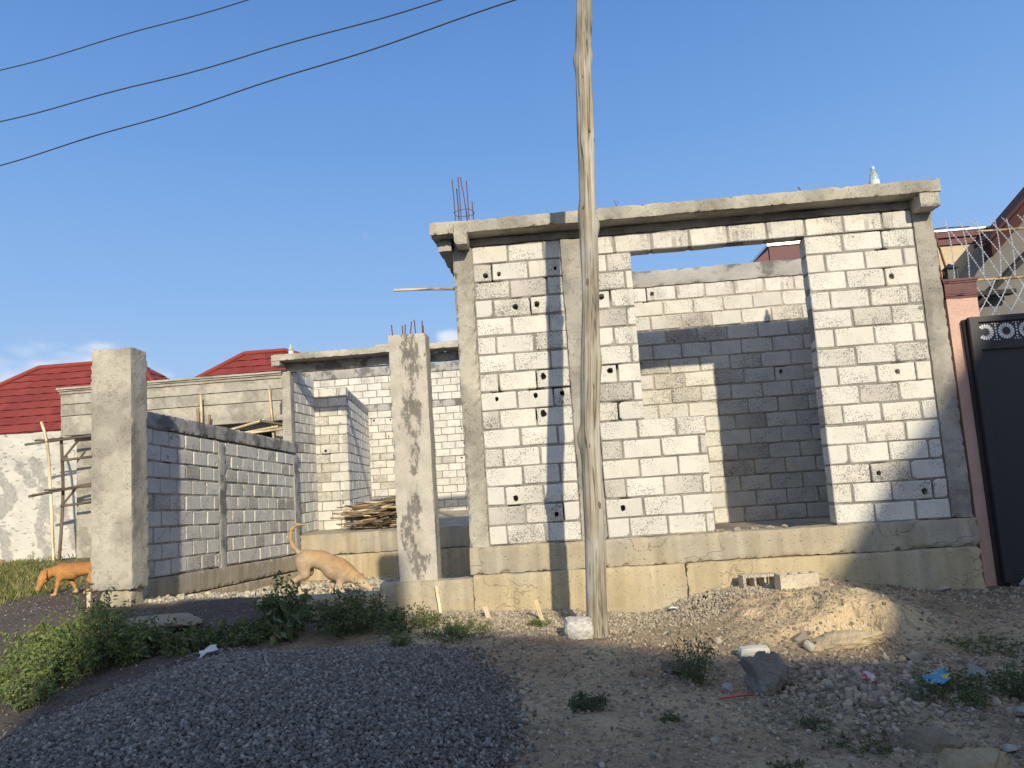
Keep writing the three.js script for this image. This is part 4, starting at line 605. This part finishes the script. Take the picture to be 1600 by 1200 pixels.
// ------------------------------------------------------------------ houses across the road, behind the camera, whose shadow falls on the foreground
{
  const A = thing('opposite_house', 'two-storey rendered house across the road', 'house', [-3.2, 0, 15], undefined, Math.atan(0.3)); part('wall', box(0, -1.2, 0, 2.75, 6.3, 7), M.cream, A); part('roof_slab', box(-0.02, 6.302, -0.1, 2.8, 6.6, 7.05), M.concPale, A); part('eaves', box(-0.45, 6.3, -0.1, -0.021, 6.6, 0.2), M.concPale, A);
  for (const [x, y] of [[0.4, 0.6], [1.6, 0.6], [0.4, 3.8], [1.6, 3.8]]) { const w = part('window', box(x, y, -0.07, x + 0.8, y + 1.2, -0.01), M.steel, A); part('pane', box(x + 0.06, y + 0.06, -0.09, x + 0.74, y + 1.14, -0.075), flat(0.05, 0.06, 0.07, { roughness: 0.1 }), w); }
  const C = thing('opposite_wing', 'lower lean-to wing between the houses across the road', 'house'); part('wall', prism([[-0.4, -1.2], [3.2, -1.2], [3.2, 5.15], [2.25, 5.2], [1.5, 5.42], [0.9, 5.7], [-0.4, 6.0]], 15, 20), M.cream, C); part('door', box(1.2, -1.1, 14.94, 2.2, 1.1, 14.99), M.steel, C);
  const D = thing('opposite_gable_house', 'steep gabled house across the road', 'house'); part('wall', prism([[3.25, -1.2], [14, -1.2], [14, 5.6], [11, 9.1], [6.5, 9.1], [3.95, 5.75], [3.4, 5.35], [3.25, 5.2]], 15, 24), M.cream, D); part('roof', prism([[3.9, 5.72], [6.5, 9.12], [11, 9.12], [14.2, 5.6], [14.2, 5.8], [11.1, 9.3], [6.4, 9.3], [3.86, 5.95]], 14.98, 24.2), M.red[1], D);
  for (const x of [5.2, 8, 10.8]) { const w = part('window', box(x, 1, 14.93, x + 1.2, 2.4, 14.99), M.steel, D); part('pane', box(x + 0.06, 1.06, 14.91, x + 1.14, 2.34, 14.925), flat(0.05, 0.06, 0.07, { roughness: 0.1 }), w); }
}

// ------------------------------------------------------------------ dogs: joints with radii, one smooth skin
function dog(label, origin, turn, bones, colour, S) {
  const N = 112, mc = new MarchingCubes(N, new THREE.MeshBasicMaterial(), false, false, 120000), [cx, cy, cz] = S.c, half = S.half, h = N / 2; mc.isolation = 0;
  const F = mc.field; F.fill(-1);
  for (let k = 0; k < N; k++) for (let j = 0; j < N; j++) for (let i = 0; i < N; i++) {
    const x = cx + (i - h) / h * half, y = cy + (j - h) / h * half, z = cz + (k - h) / h * half; if (Math.abs(z - cz) > 0.27) continue;
    let d = 9;
    for (const [a, b, ra, rb, kk, flat_] of bones) {
      const dx = b[0] - a[0], dy = b[1] - a[1], dz = b[2] - a[2], L = dx * dx + dy * dy + dz * dz + 1e-9, t = clamp(((x - a[0]) * dx + (y - a[1]) * dy + (z - a[2]) * dz) / L), qx = x - a[0] - dx * t, qy = y - a[1] - dy * t, qz = (z - a[2] - dz * t) * (flat_ ?? 1), e = Math.sqrt(qx * qx + qy * qy + qz * qz) - lerp(ra, rb, t), s = Math.max(kk - Math.abs(d - e), 0) / kk; d = Math.min(d, e) - s * s * kk * 0.25;
    }
    F[i + j * N + k * N * N] = -(d + 0.0025 * n3(x * 40, y * 40, z * 40, 3));
  }
  mc.update(); const P = [], C = []; for (let i = 0; i < mc.count; i++) P.push(cx + mc.positionArray[i * 3] * half, cy + mc.positionArray[i * 3 + 1] * half, cz + mc.positionArray[i * 3 + 2] * half);
  let g = new THREE.BufferGeometry(); g.setAttribute('position', new THREE.Float32BufferAttribute(P, 3)); g = mergeVertices(g, 1e-4); const p = g.attributes.position; for (let i = 0; i < p.count; i++) { const x = p.getX(i), y = p.getY(i), z = p.getZ(i), f = 1 + 0.16 * n3(x * 26, y * 26, z * 26, 9) + 0.12 * n3(x * 70, y * 70, z * 70, 10); C.push(...colour(x, y, z).map((v) => v * f)); } g.setAttribute('color', new THREE.Float32BufferAttribute(C, 3)); g.computeVertexNormals();
  const D = thing('dog', label, 'dog', origin, undefined, turn); part('body', g, flat(1, 1, 1, { vertexColors: true, roughness: 0.85 }), D); return D;
}
{
  const k = 0.035, mixc = (a, b, t) => [0, 1, 2].map((i) => lerp(a[i], b[i], clamp(t)));
  // ginger dog, head down, walking left; local x to the right, feet at y = 0
  const leg = (hx, hy, hz, kx, ky, px, py, pz, r) => [[[hx, hy, hz], [kx, ky, (hz + pz) / 2], r, r * 0.62, k], [[kx, ky, (hz + pz) / 2], [px, py + 0.03, pz], r * 0.62, r * 0.42, 0.02], [[px, py + 0.022, pz], [px - 0.05, py + 0.014, pz], 0.021, 0.017, 0.02]];
  const b1 = [[[-0.16, 0.33, 0], [0.1, 0.345, 0], 0.105, 0.095, k], [[0.1, 0.345, 0], [0.36, 0.35, 0], 0.088, 0.095, k], [[-0.16, 0.30, 0], [-0.02, 0.29, 0], 0.1, 0.085, k], [[-0.18, 0.355, 0], [-0.34, 0.32, 0.04], 0.085, 0.062, k], [[-0.37, 0.30, 0.06], [-0.39, 0.255, 0.08], 0.08, 0.072, 0.03], [[-0.40, 0.22, 0.1], [-0.435, 0.115, 0.135], 0.05, 0.034, 0.03],
    [[-0.335, 0.35, 0.125], [-0.305, 0.265, 0.165], 0.026, 0.015, 0.012], [[-0.415, 0.345, 0.02], [-0.49, 0.325, 0.0], 0.026, 0.013, 0.012],
    ...leg(-0.17, 0.26, 0.06, -0.2, 0.15, -0.23, 0, 0.07, 0.045), ...leg(-0.12, 0.26, -0.06, -0.07, 0.16, -0.02, 0.01, -0.08, 0.045),
    [[0.36, 0.33, 0.06], [0.28, 0.2, 0.07], 0.075, 0.045, k], [[0.28, 0.2, 0.07], [0.34, 0.12, 0.07], 0.036, 0.024, 0.02], [[0.34, 0.12, 0.07], [0.2, 0.025, 0.08], 0.024, 0.02, 0.02], [[0.36, 0.33, -0.06], [0.36, 0.2, -0.07], 0.075, 0.045, k], [[0.36, 0.2, -0.07], [0.46, 0.13, -0.07], 0.036, 0.024, 0.02], [[0.46, 0.13, -0.07], [0.44, 0.025, -0.07], 0.024, 0.02, 0.02], [[0.44, 0.36, 0], [0.62, 0.28, 0], 0.03, 0.018, 0.03]];
  dog('ginger dog with lowered head coming out from behind the left pillar', [-9.82, H(-9.85, -1.9) + 0.0, -1.9], 0, b1, (x, y, z) => { let c = mixc([0.45, 0.22, 0.065], [0.34, 0.135, 0.035], sstep(0.3, 0.45, y + 0.02 * n3(x * 20, y * 20, z * 20))); c = mixc(c, [0.55, 0.34, 0.16], sstep(0.14, 0.04, y)); c = mixc(c, [0.5, 0.28, 0.12], sstep(-0.42, -0.45, x) * 0.7); return mixc(c, [0.03, 0.02, 0.02], sstep(0.022, 0.012, Math.hypot(x + 0.44, y - 0.115, z - 0.15)) + sstep(0.014, 0.008, Math.hypot(x + 0.40, y - 0.245, z - 0.14))); }, { c: [0.08, 0.26, 0], half: 0.62 });
  // pale dog, nose to the ground, tail curled up, facing right
  const b2 = [[[-0.30, 0.40, 0], [-0.14, 0.38, 0], 0.1, 0.095, k], [[-0.14, 0.38, 0], [0.06, 0.27, 0], 0.092, 0.12, k], [[0.0, 0.27, 0], [0.14, 0.22, 0], 0.115, 0.1, k], [[0.14, 0.23, 0], [0.27, 0.155, 0.02], 0.085, 0.062, k], [[0.29, 0.135, 0.03], [0.345, 0.10, 0.04], 0.06, 0.05, k], [[0.35, 0.09, 0.045], [0.43, 0.04, 0.06], 0.037, 0.025, 0.03],
    [[0.28, 0.185, 0.08], [0.27, 0.13, 0.105], 0.018, 0.012, 0.012], [[0.31, 0.19, -0.03], [0.29, 0.16, -0.06], 0.018, 0.012, 0.012],
    [[-0.37, 0.46, 0], [-0.44, 0.53, 0], 0.03, 0.025, 0.03], [[-0.44, 0.53, 0], [-0.475, 0.63, 0], 0.025, 0.023, 0.02], [[-0.475, 0.63, 0], [-0.455, 0.73, 0], 0.023, 0.02, 0.02], [[-0.455, 0.73, 0], [-0.39, 0.775, 0], 0.02, 0.017, 0.02], [[-0.39, 0.775, 0], [-0.32, 0.77, 0], 0.017, 0.011, 0.02],
    [[-0.32, 0.37, 0.06], [-0.29, 0.24, 0.075], 0.085, 0.055, k], [[-0.29, 0.24, 0.075], [-0.46, 0.155, 0.08], 0.045, 0.026, 0.025], [[-0.46, 0.155, 0.08], [-0.50, 0.03, 0.08], 0.026, 0.021, 0.02], [[-0.50, 0.022, 0.08], [-0.44, 0.014, 0.08], 0.022, 0.018, 0.02],
    [[-0.32, 0.37, -0.06], [-0.30, 0.25, -0.07], 0.08, 0.05, k], [[-0.30, 0.25, -0.07], [-0.43, 0.17, -0.07], 0.04, 0.026, 0.025], [[-0.43, 0.17, -0.07], [-0.41, 0.03, -0.07], 0.024, 0.02, 0.02], [[-0.41, 0.022, -0.07], [-0.36, 0.014, -0.07], 0.021, 0.017, 0.02],
    [[0.12, 0.2, 0.065], [0.08, 0.11, 0.075], 0.055, 0.034, k], [[0.08, 0.11, 0.075], [0.12, 0.025, 0.08], 0.03, 0.021, 0.02], [[0.12, 0.02, 0.08], [0.17, 0.013, 0.08], 0.021, 0.017, 0.02], [[0.04, 0.22, -0.06], [-0.03, 0.12, -0.07], 0.055, 0.033, k], [[-0.03, 0.12, -0.07], [-0.06, 0.025, -0.07], 0.03, 0.021, 0.02], [[-0.06, 0.02, -0.07], [-0.01, 0.013, -0.07], 0.021, 0.017, 0.02]];
  dog('pale tan dog with curled tail sniffing the ground inside the gateway', [-5.98, H(-6.0, -1.48) + 0.02, -1.48], 0, b2, (x, y, z) => { let c = mixc([0.40, 0.30, 0.19], [0.40, 0.25, 0.11], sstep(0.26, 0.36, y + 0.5 * x) * 0.75 + 0.1 * n3(x * 18, y * 18, z * 18)); c = mixc(c, [0.55, 0.44, 0.3], sstep(0.2, 0.08, y) * 0.8); return mixc(c, [0.03, 0.025, 0.02], sstep(0.026, 0.014, Math.hypot(x - 0.45, y - 0.035, z - 0.066)) + sstep(0.014, 0.008, Math.hypot(x - 0.355, y - 0.115, z - 0.088))); }, { c: [0, 0.36, 0], half: 0.6 }).scale.setScalar(1.2);
}

// ------------------------------------------------------------------ plants
const leafMat = new THREE.MeshPhysicalMaterial({ vertexColors: true, roughness: 0.75, side: THREE.DoubleSide, transmission: 0.35, thickness: 0 });
const stemMat = flat(0.12, 0.12, 0.05);
function weed(label, x, z, o) {
  const { r: rad = 0.25, h: h0 = 0.4, stems = 26, leaves = 34, size = 0.02, seed = 1, tone = [0.07, 0.11, 0.035], cat = 'weed', ratio = 2.4, droop = 0.3, group } = o, h = h0 * 1.3, R = rng(seed * 53 + 1), P = [], C = [], W = thing('weed_plant', label, cat, [x, H(x, z) - 0.01, z], group), sg = [];
  for (let s = 0; s < stems; s++) {
    const tall = R() < 0.12, a = R() * 6.2832, d = rad * Math.sqrt(R()), hh = h * (0.4 + 0.6 * R()) * (1 - 0.45 * (d / rad) ** 2) * (tall ? 1.45 : 1), bx = Math.cos(a) * d * 0.45, bz = Math.sin(a) * d * 0.45, tx = Math.cos(a) * d * 1.15 + (R() - 0.5) * 0.06, tz = Math.sin(a) * d * 1.15 + (R() - 0.5) * 0.06, bend = (R() - 0.5) * 0.12, by = H(x + bx, z + bz) - H(x, z);
    const pos = (t) => V(lerp(bx, tx, t * t * 0.6 + t * 0.4) + bend * Math.sin(t * 3), by + hh * t * (1 - 0.12 * t), lerp(bz, tz, t * t * 0.6 + t * 0.4) + bend * Math.cos(t * 2));
    sg.push(rod([0, 0.35, 0.7, 1].map((t) => pos(t).toArray()), (t) => 0.0035 * (1.3 - t), 4, 5, false));
    for (let l = 0; l < leaves; l++) {
      const t = 0.1 + 0.9 * Math.sqrt(R()), c = pos(t), off = V(R() - 0.5, R() - 0.5, R() - 0.5).multiplyScalar(0.1 * Math.min(1, h * 2.4)); c.add(off);
      const dir = V(R() - 0.5, (R() - 0.3) * 0.9 - droop * R(), R() - 0.5).normalize(), side = V(R() - 0.5, (R() - 0.5) * 0.5, R() - 0.5).cross(dir).normalize(), nrm = side.clone().cross(dir), L = size * (0.6 + 0.9 * R()) * ratio, w = size * (0.6 + 0.6 * R()) * 0.55, b = c, tip = c.clone().addScaledVector(dir, L).addScaledVector(V(0, -1, 0), L * droop * 0.4), m = c.clone().addScaledVector(dir, L * 0.45), l1 = m.clone().addScaledVector(side, w).addScaledVector(nrm, w * 0.35), l2 = m.clone().addScaledVector(side, -w).addScaledVector(nrm, w * 0.35);
      for (const q of [b, l1, tip, b, tip, l2]) P.push(q.x, q.y, q.z); const k = 0.65 + 0.75 * R(), y = R() < 0.1 ? 1.6 : 1; for (let q = 0; q < 6; q++) C.push(tone[0] * 1.7 * k * y, tone[1] * 1.5 * k * (y > 1 ? 1.25 : 1), tone[2] * 1.1 * k);
    }
  }
  const g = tris(P); g.setAttribute('color', new THREE.Float32BufferAttribute(C, 3)); part('foliage', g, leafMat, W); part('stems', mergeGeometries(sg), stemMat, W); return W;
}
weed('bushy green weed, nearest the left edge of the gravel', -7.12, 2.5, { r: 0.36, h: 0.36, stems: 60, seed: 2, tone: [0.085, 0.13, 0.04] });
weed('tall bushy weed with half its leaves in sun', -6.95, 1.95, { r: 0.4, h: 0.46, stems: 80, seed: 3, tone: [0.08, 0.125, 0.04] });
weed('sunlit outermost weed on the cinder soil side', -7.55, 1.75, { r: 0.32, h: 0.36, stems: 50, seed: 4, tone: [0.09, 0.135, 0.04] });
weed('thin weed with dark sprigs below the left pillar', -7.5, 1.05, { r: 0.26, h: 0.26, stems: 16, leaves: 24, seed: 5 });
weed('shaded weed mass left of the flat stone', -6.55, 1.72, { r: 0.38, h: 0.24, stems: 54, seed: 6, tone: [0.06, 0.095, 0.032] });
weed('shaded weed mass below the flat stone', -6.15, 1.4, { r: 0.36, h: 0.2, stems: 40, seed: 7, tone: [0.06, 0.095, 0.032] });
weed('low grass-like weed between the flat stone and tall weeds', -5.85, 1.05, { r: 0.3, h: 0.13, stems: 34, seed: 8, size: 0.014, ratio: 5, tone: [0.065, 0.1, 0.035] });
weed('tall leafy weed in front of the pale dog tail', -5.78, 0.75, { r: 0.3, h: 0.52, stems: 30, leaves: 40, seed: 9, size: 0.022, tone: [0.05, 0.085, 0.03] });
weed('broad-leaved weed at the foot of the tall leafy weed', -5.65, 1.05, { r: 0.24, h: 0.26, stems: 10, leaves: 8, seed: 10, size: 0.075, ratio: 1.6, droop: 0.6, tone: [0.05, 0.085, 0.035] });
weed('rounded bush of fine leaves in front of the gateway sill', -5.12, 0.72, { r: 0.42, h: 0.4, stems: 70, leaves: 40, seed: 11, size: 0.018, tone: [0.05, 0.08, 0.03] });
weed('low weed patch at the foot of the stained pillar', -4.55, 0.8, { r: 0.36, h: 0.2, stems: 50, leaves: 22, seed: 12, size: 0.016, tone: [0.055, 0.09, 0.03] });
weed('low green strip of weeds along the shadow edge by the stained pillar', -4.0, 1.15, { r: 0.4, h: 0.11, stems: 60, leaves: 16, seed: 13, size: 0.013, tone: [0.06, 0.1, 0.032] });
weed('tiny green tuft beside the white stone at the pole', -3.2, 0.95, { r: 0.12, h: 0.1, stems: 18, leaves: 14, seed: 14, size: 0.012, tone: [0.08, 0.125, 0.035] });
weed('small spiky grass tuft at the top edge of the gravel', -4.35, 1.95, { r: 0.1, h: 0.13, stems: 24, leaves: 8, seed: 15, size: 0.011, ratio: 6, droop: 0, tone: [0.08, 0.12, 0.04] });
weed('dark low weed alone on the earth below the pole', -2.8, 3.35, { r: 0.13, h: 0.09, stems: 34, leaves: 16, seed: 16, size: 0.012, tone: [0.035, 0.06, 0.03] });
weed('thorny small weed left of the dark boulder', -2.02, 2.72, { r: 0.16, h: 0.32, stems: 26, leaves: 22, seed: 17, size: 0.012, tone: [0.05, 0.075, 0.03] });
weed('weed patch under the blue and yellow wrapper', -0.58, 3.4, { r: 0.26, h: 0.16, stems: 60, leaves: 16, seed: 18, size: 0.012, tone: [0.05, 0.08, 0.03] });
weed('dark green weed cut by the right edge', -0.1, 3.4, { r: 0.22, h: 0.2, stems: 50, leaves: 18, seed: 19, size: 0.014, tone: [0.045, 0.075, 0.03] });
weed('sparse weed along the right edge above the others', 0.2, 2.3, { r: 0.35, h: 0.08, stems: 40, leaves: 12, seed: 20, size: 0.011, tone: [0.05, 0.08, 0.03] });
weed('faint green tuft low in the shaded earth at the bottom', -1.8, 4.25, { r: 0.1, h: 0.05, stems: 18, leaves: 12, seed: 21, size: 0.01, tone: [0.05, 0.075, 0.03] });
weed('flat weed between the pebbles at lower right', -1.35, 3.95, { r: 0.2, h: 0.05, stems: 30, leaves: 12, seed: 22, size: 0.01, tone: [0.055, 0.08, 0.03] });
weed('tiny weed right of the lone dark weed', -2.3, 3.6, { r: 0.07, h: 0.05, stems: 14, leaves: 12, seed: 23, size: 0.009, tone: [0.05, 0.075, 0.03] });
weed('small dark weed near the shaded bottom right corner', -1.5, 3.72, { r: 0.09, h: 0.06, stems: 18, leaves: 12, seed: 24, size: 0.01, tone: [0.045, 0.07, 0.03] });
weed('weed sprig at the lower left corner of the gravel', -6.85, 3.05, { r: 0.22, h: 0.2, stems: 36, leaves: 26, seed: 25, size: 0.016, tone: [0.07, 0.11, 0.04] });
{
  const R = rng(201), n = 26000, g = tris([-0.5, 0, 0, 0.5, 0, 0, 0.25, 0.6, 0.12, -0.5, 0, 0, 0.25, 0.6, 0.12, 0.05, 1, 0.4]), im = new THREE.InstancedMesh(g, flat(1, 1, 1, { roughness: 0.9 }), n), m4 = new THREE.Matrix4(), c = new THREE.Color(); let k = 0, t = 0;
  while (k < n && t++ < n * 20) { const x = -21 + R() * 10.5, z = -9.4 + R() * 9.5, d = n2(x * 0.8, z * 0.8, 41) + 0.35; if (z > -1.2 - 0.75 * (x + 11.5) * 0.3 || x > -11 - 0.3 * (z + 2) * -1 + 1.2 || R() > d) continue; if (x > -14.4 && z < -8.1) continue; const hh = 0.04 + 0.12 * R(); im.setMatrixAt(k, m4.compose(V(x, H(x, z) - 0.01, z), new THREE.Quaternion().setFromEuler(new THREE.Euler((R() - 0.5) * 0.8, R() * 6.3, (R() - 0.5) * 0.8)), V(0.012, hh, hh))); const b = 0.6 + 0.8 * R(), dry = R() < 0.35; im.setColorAt(k, dry ? c.setRGB(0.22 * b, 0.19 * b, 0.08 * b) : c.setRGB(0.115 * b, 0.135 * b, 0.035 * b)); k++; }
  im.count = k; im.name = 'grass'; im.userData = { label: 'rough green grass below the whitewashed wall', category: 'grass', kind: 'stuff' }; shade(im); scene.add(im);
}
rock('crumbled brown earth lump in the grass at far left', -15.9, -7.6, 0.5, 0.16, 0.3, 0.2, [0.42, 0.3, 0.19], 53, 0.3, 0.4, 'earth clod');

// ------------------------------------------------------------------ small things
{
  const roughStone = (sx, sy, sz, seed) => { const g = new THREE.BoxGeometry(2, 2, 2, 14, 14, 14); boxUV(g); const p = g.attributes.position; for (let i = 0; i < p.count; i++) { const q = V(p.getX(i), p.getY(i), p.getZ(i)), s = q.clone().normalize().multiplyScalar(1.25); q.lerp(s, 0.42); const k = 1 + 0.07 * n3(q.x * 2, q.y * 2, q.z * 2, seed) + 0.03 * n3(q.x * 7, q.y * 7, q.z * 7, seed); p.setXYZ(i, q.x * k * sx, q.y * k * sy, q.z * k * sz); } const m = mergeVertices((g.deleteAttribute('normal'), g)); m.computeVertexNormals(); return m; };
  const ws = solo('stone_lump', roughStone(0.12, 0.1, 0.09, 4), mat(T_block, 0.004, [0.95, 0.93, 0.88]), 'rounded white stone block leaning against the pole foot', 'stone', undefined, [-2.83, H(-2.83, 1.42) + 0.075, 1.42]); ws.rotation.set(0.05, 0.12, -0.03);
  // hollow blocks lying at the plinth
  const hollow = () => { const w = 0.4, h = 0.19, s = new THREE.Shape([[0, 0], [w, 0], [w, h], [0, h]].map((q) => new THREE.Vector2(...q))); for (let k = 0; k < 3; k++) { const x = 0.028 + k * 0.118; s.holes.push(new THREE.Path([[x, 0.032], [x + 0.1, 0.032], [x + 0.1, h - 0.032], [x, h - 0.032]].map((q) => new THREE.Vector2(...q)))); } const g = new THREE.ExtrudeGeometry(s, { depth: 0.19, bevelEnabled: true, bevelSize: 0.003, bevelThickness: 0.003, bevelSegments: 1 }); return g; };
  const hb = solo('hollow_block', hollow(), mat(T_coarse, 0.004, [1.0, 0.92, 0.76]), 'hollow concrete block at the plinth with its cores facing out', 'block', 'loose hollow blocks', [-1.13, H(-1.0, 0.3) - 0.02, 0.2]); hb.rotation.set(-0.03, 0.12, 0.0); hb.scale.set(0.9, 0.75, 0.8);
  const hb2 = solo('hollow_block', hollow(), mat(T_coarse, 0.004, [1.05, 0.95, 0.76]), 'hollow concrete block lying on its side in front of the other', 'block', 'loose hollow blocks', [-0.86, H(-0.7, 0.75) + 0.145, 0.6]); hb2.rotation.set(Math.PI / 2, 0, -0.12); hb2.scale.set(0.95, 0.8, 0.8);
  const stake = (label, a, b, w) => solo('wood_stake', (() => { const A = V(...a), Bq = V(...b), L = A.distanceTo(Bq), g = box(-w / 2, 0, -0.009, w / 2, L, 0.009, 0.05, 0.002, 0.003, 3); g.applyQuaternion(new THREE.Quaternion().setFromUnitVectors(V(0, 1, 0), Bq.sub(A).normalize())); g.translate(...a); return g; })(), M.stick, label, 'stake', 'wooden stakes in the ground');
  stake('thin wooden stake leaning on the right foot of the stained pillar', [-4.28, -0.80, 0.16], [-4.34, -0.38, 0.12], 0.032);
  stake('short wooden stake standing at the sill left of the stained pillar', [-4.88, -0.85, 0.2], [-4.91, -0.42, 0.19], 0.035);
  stake('pale leaning stake beside the pole shadow', [-3.17, H(-3.17, 0.65) - 0.06, 0.65], [-3.24, H(-3.17, 0.65) + 0.21, 0.62], 0.045);
  stake('short stake stub in the grit left of the pole shadow', [-3.74, H(-3.74, 0.45) - 0.04, 0.45], [-3.78, H(-3.74, 0.45) + 0.12, 0.43], 0.05);
  stake('pale stake at the foot of the left pillar', [-8.33, -0.6, 0.05], [-8.33, -0.24, 0.04], 0.045);
  // litter
  const crumple = (w, d, h, seed, m, cols) => { const g = new THREE.PlaneGeometry(w, d, 14, 10); g.rotateX(-Math.PI / 2); const p = g.attributes.position, C = []; for (let i = 0; i < p.count; i++) { const x = p.getX(i), z = p.getZ(i); p.setXYZ(i, x + 0.15 * w * n2(x / w * 4, z / d * 4, seed), h * (0.5 + 0.5 * n2(x / w * 5, z / d * 5, seed + 1)), z + 0.15 * d * n2(x / w * 4 + 9, z / d * 4, seed + 2)); const k = Math.min(cols.length - 1, Math.floor((0.5 + 0.5 * n2(x / w * 3 + 5, z / d * 3, seed + 3)) * cols.length)); C.push(...cols[k]); } g.setAttribute('color', new THREE.Float32BufferAttribute(C, 3)); g.computeVertexNormals(); return g; };
  const litM = flat(1, 1, 1, { vertexColors: true, roughness: 0.5 });
  const wr = solo('wrapper', crumple(0.15, 0.08, 0.05, 3, 0, [[0.55, 0.4, 0.03], [0.06, 0.25, 0.42], [0.08, 0.3, 0.45], [0.6, 0.45, 0.05]]), litM, 'crumpled blue and yellow wrapper lying on a weed', 'litter', 'scraps of litter', [-0.66, H(-0.66, 3.42) + 0.13, 3.42]); wr.rotation.set(0.7, 0.2, 0);
  const cup = solo('paper_cup', crumple(0.075, 0.06, 0.05, 7, 0, [[0.6, 0.55, 0.55], [0.5, 0.08, 0.1], [0.65, 0.6, 0.6]]), litM, 'crushed red and white paper cup among the pebbles', 'litter', 'scraps of litter', [-0.93, H(-0.93, 3.05) + 0.03, 3.05]); cup.rotation.set(0.9, -0.3, 0.2);
  const pa = solo('paper_scrap', crumple(0.14, 0.09, 0.05, 11, 0, [[0.6, 0.6, 0.62], [0.55, 0.55, 0.57]]), litM, 'crumpled white paper at the edge of the gravel by the weeds', 'litter', 'scraps of litter', [-6.0, H(-6.0, 1.95) + 0.04, 1.95]); pa.rotation.set(0.5, 0.4, 0.2);
  solo('paper_scrap', crumple(0.1, 0.06, 0.04, 15, 0, [[0.65, 0.63, 0.6], [0.6, 0.58, 0.55]]), litM, 'white scrap on the grit at the foot of the plinth', 'litter', 'scraps of litter', [-1.85, H(-1.85, 0.45) + 0.03, 0.45]);
  const fo = solo('foam_piece', roughStone(0.11, 0.045, 0.06, 9), flat(0.58, 0.55, 0.46), 'rounded white foam piece lying near the dark boulder', 'litter', 'scraps of litter', [-1.5, H(-1.5, 2.3) + 0.03, 2.3]);
  solo('plastic_stick', rod([[-1.93, H(-1.9, 3.2) + 0.02, 3.2], [-1.72, H(-1.75, 3.2) + 0.025, 3.17]], 0.007, 8), flat(0.45, 0.05, 0.05, { roughness: 0.4 }), 'thin red stick of plastic left of the dark boulder', 'litter', 'scraps of litter');
}
renderer.render(scene, camera);
